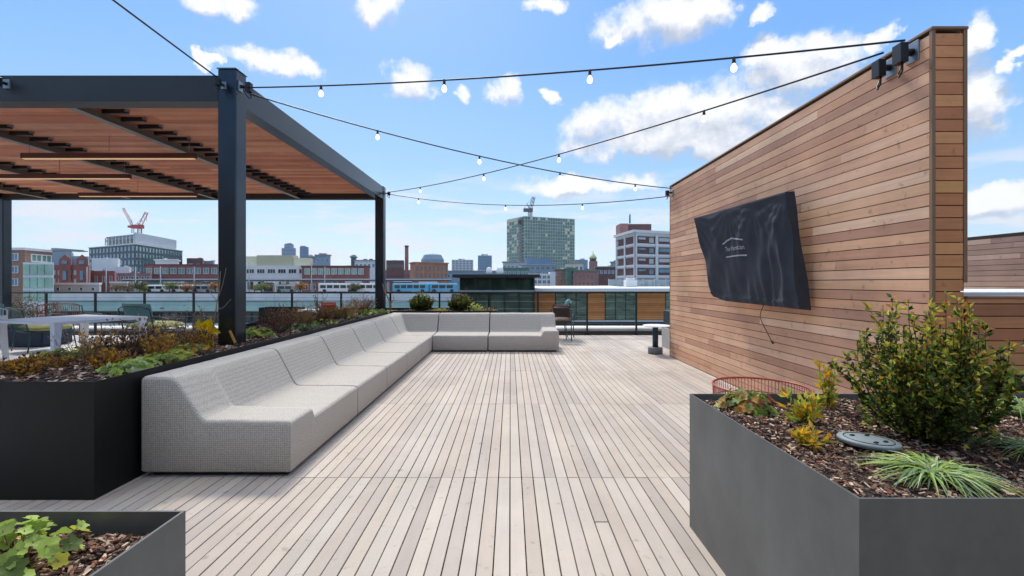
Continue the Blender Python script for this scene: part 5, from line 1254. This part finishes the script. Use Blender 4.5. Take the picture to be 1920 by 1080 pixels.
wire_chair('green wire chair right beside the red orange wire chair', (ax(143,11.3),11.3,0), math.radians(15), M_green_d)
wire_chair('chair with teal cushion cut by the left edge of the photo', (ax(-55,8.3),8.3,0), math.radians(60), M_white, M_teal, M_teal, bh=.5)
wire_chair('orange chair half hidden behind the planting near the far pergola post', (ax(617,11.3),11.3,0), math.radians(20), M_red, None, mat('orange_cushion','c0664b',.8), w=.2, bh=.42)
wire_chair('green framed armchair with maroon backrest at the far end of the sofa', (1.30,11.25,0), math.radians(-12), M_green_d, M_maroon, M_maroon, group=None, bh=.36, w=.24)
wire_chair('teal chair whose backrest peeks over the far end of the sofa', (1.05,11.5,0), math.radians(80), M_green_d, None, M_teal, group=None, bh=.48, w=.24)
def table(label, loc, rz, w_, d_, h, m=M_white, top=.045):
    t = thing('dining_table', label, 'table', loc, rz)
    b = MB(); b.cbox(-w_/2,w_/2,-d_/2,d_/2,h-top,h,.006); b.build('tabletop', m, t)
    for sx_ in (-1,1):
        for sy in (-1,1):
            b = MB(); X, Y = sx_*(w_/2-.07), sy*(d_/2-.07); i0 = len(b.v)
            for (zz, rr, o_) in ((0,.03,.05),(h-top-.001,.055,0)):
                b.v += [(X+sx_*o_+a*rr, Y+sy*o_+c_*rr, zz) for a, c_ in ((-1,-1),(1,-1),(1,1),(-1,1))]
            for k in range(4): b.face((i0+k, i0+(k+1)%4, i0+4+(k+1)%4, i0+4+k))
            b.face((i0+3,i0+2,i0+1,i0)); b.face((i0+4,i0+5,i0+6,i0+7)); b.build('leg', m, t)
    return t
table('large white table with tapered legs on the left terrace', (-8.05,8.35,0), math.radians(-17), 1.75, 1.45, .75)
table('white table cut by the left edge of the photo', (-10.0,8.2,0), math.radians(-17), 1.3, .8, .80)
table('small white table half hidden behind the far planting', (ax(578,11.5),11.6,0), 0, .75, .6, .72)
t = thing('storage_box', 'dark navy cushioned box seen under the left end of the white table', 'storage box', (ax(36,9.9),10.2,0))
b = MB(); b.cbox(-.7,.55,-.35,.35,.02,.42,.02); b.build('box_body', M_navy, t); b = MB(); b.cbox(-.72,.57,-.37,.37,.421,.50,.03); b.build('lid', M_navy, t)
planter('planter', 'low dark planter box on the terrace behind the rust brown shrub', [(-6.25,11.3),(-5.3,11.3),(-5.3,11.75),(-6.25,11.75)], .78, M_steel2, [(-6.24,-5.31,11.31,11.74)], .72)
pt_ = thing('pedestal_table', 'small round white table on a dark column beside the far wall end', 'side table', (2.86,8.98,0))
b = MB(); b.lathe([(.14,0),(.14,.125),(.135,.13)], (0,0,0), 28); b.build('foot', mat('grey_cast_base','76787a',.7,var=.15), pt_)
b = MB(); b.lathe([(.055,.131),(.055,.535)], (0,0,0), 20); b.build('column', M_navyp, pt_)
b = MB(); b.lathe([(.24,.536),(.27,.542),(.27,.556),(.265,.56)], (0.03,0,0), 36); b.build('tabletop', M_white, pt_)
cb_ = thing('cabinet', 'dark petrol cabinet on a pale grey base behind the far wall end', 'cabinet', (3.33,9.0,0))
b = MB(); b.cbox(0.03,.9,-.02,1.0,.43,.80,.01); b.build('cabinet_body', mat('petrol_dark','1f2c36',.4,var=.15), cb_)
b = MB(); b.cbox(0,.9,-.05,1.02,0,.425,.006); b.build('cabinet_base', M_conc, cb_)

# ================================================================ AIR
hz = MB(); hz.box(-3000, 3000, -40, 3400, GZ-1, 260)
M_air = bpy.data.materials.new('haze_air'); M_air.use_nodes = True; t = M_air.node_tree; t.nodes.clear()
pv_ = t.nodes.new('ShaderNodeVolumePrincipled'); pv_.inputs['Color'].default_value = (.80,.88,1,1); pv_.inputs['Density'].default_value = .00007; pv_.inputs['Anisotropy'].default_value = .2
om = t.nodes.new('ShaderNodeOutputMaterial'); t.links.new(pv_.outputs[0], om.inputs['Volume'])
tag(hz.build('haze', M_air), kind='stuff')
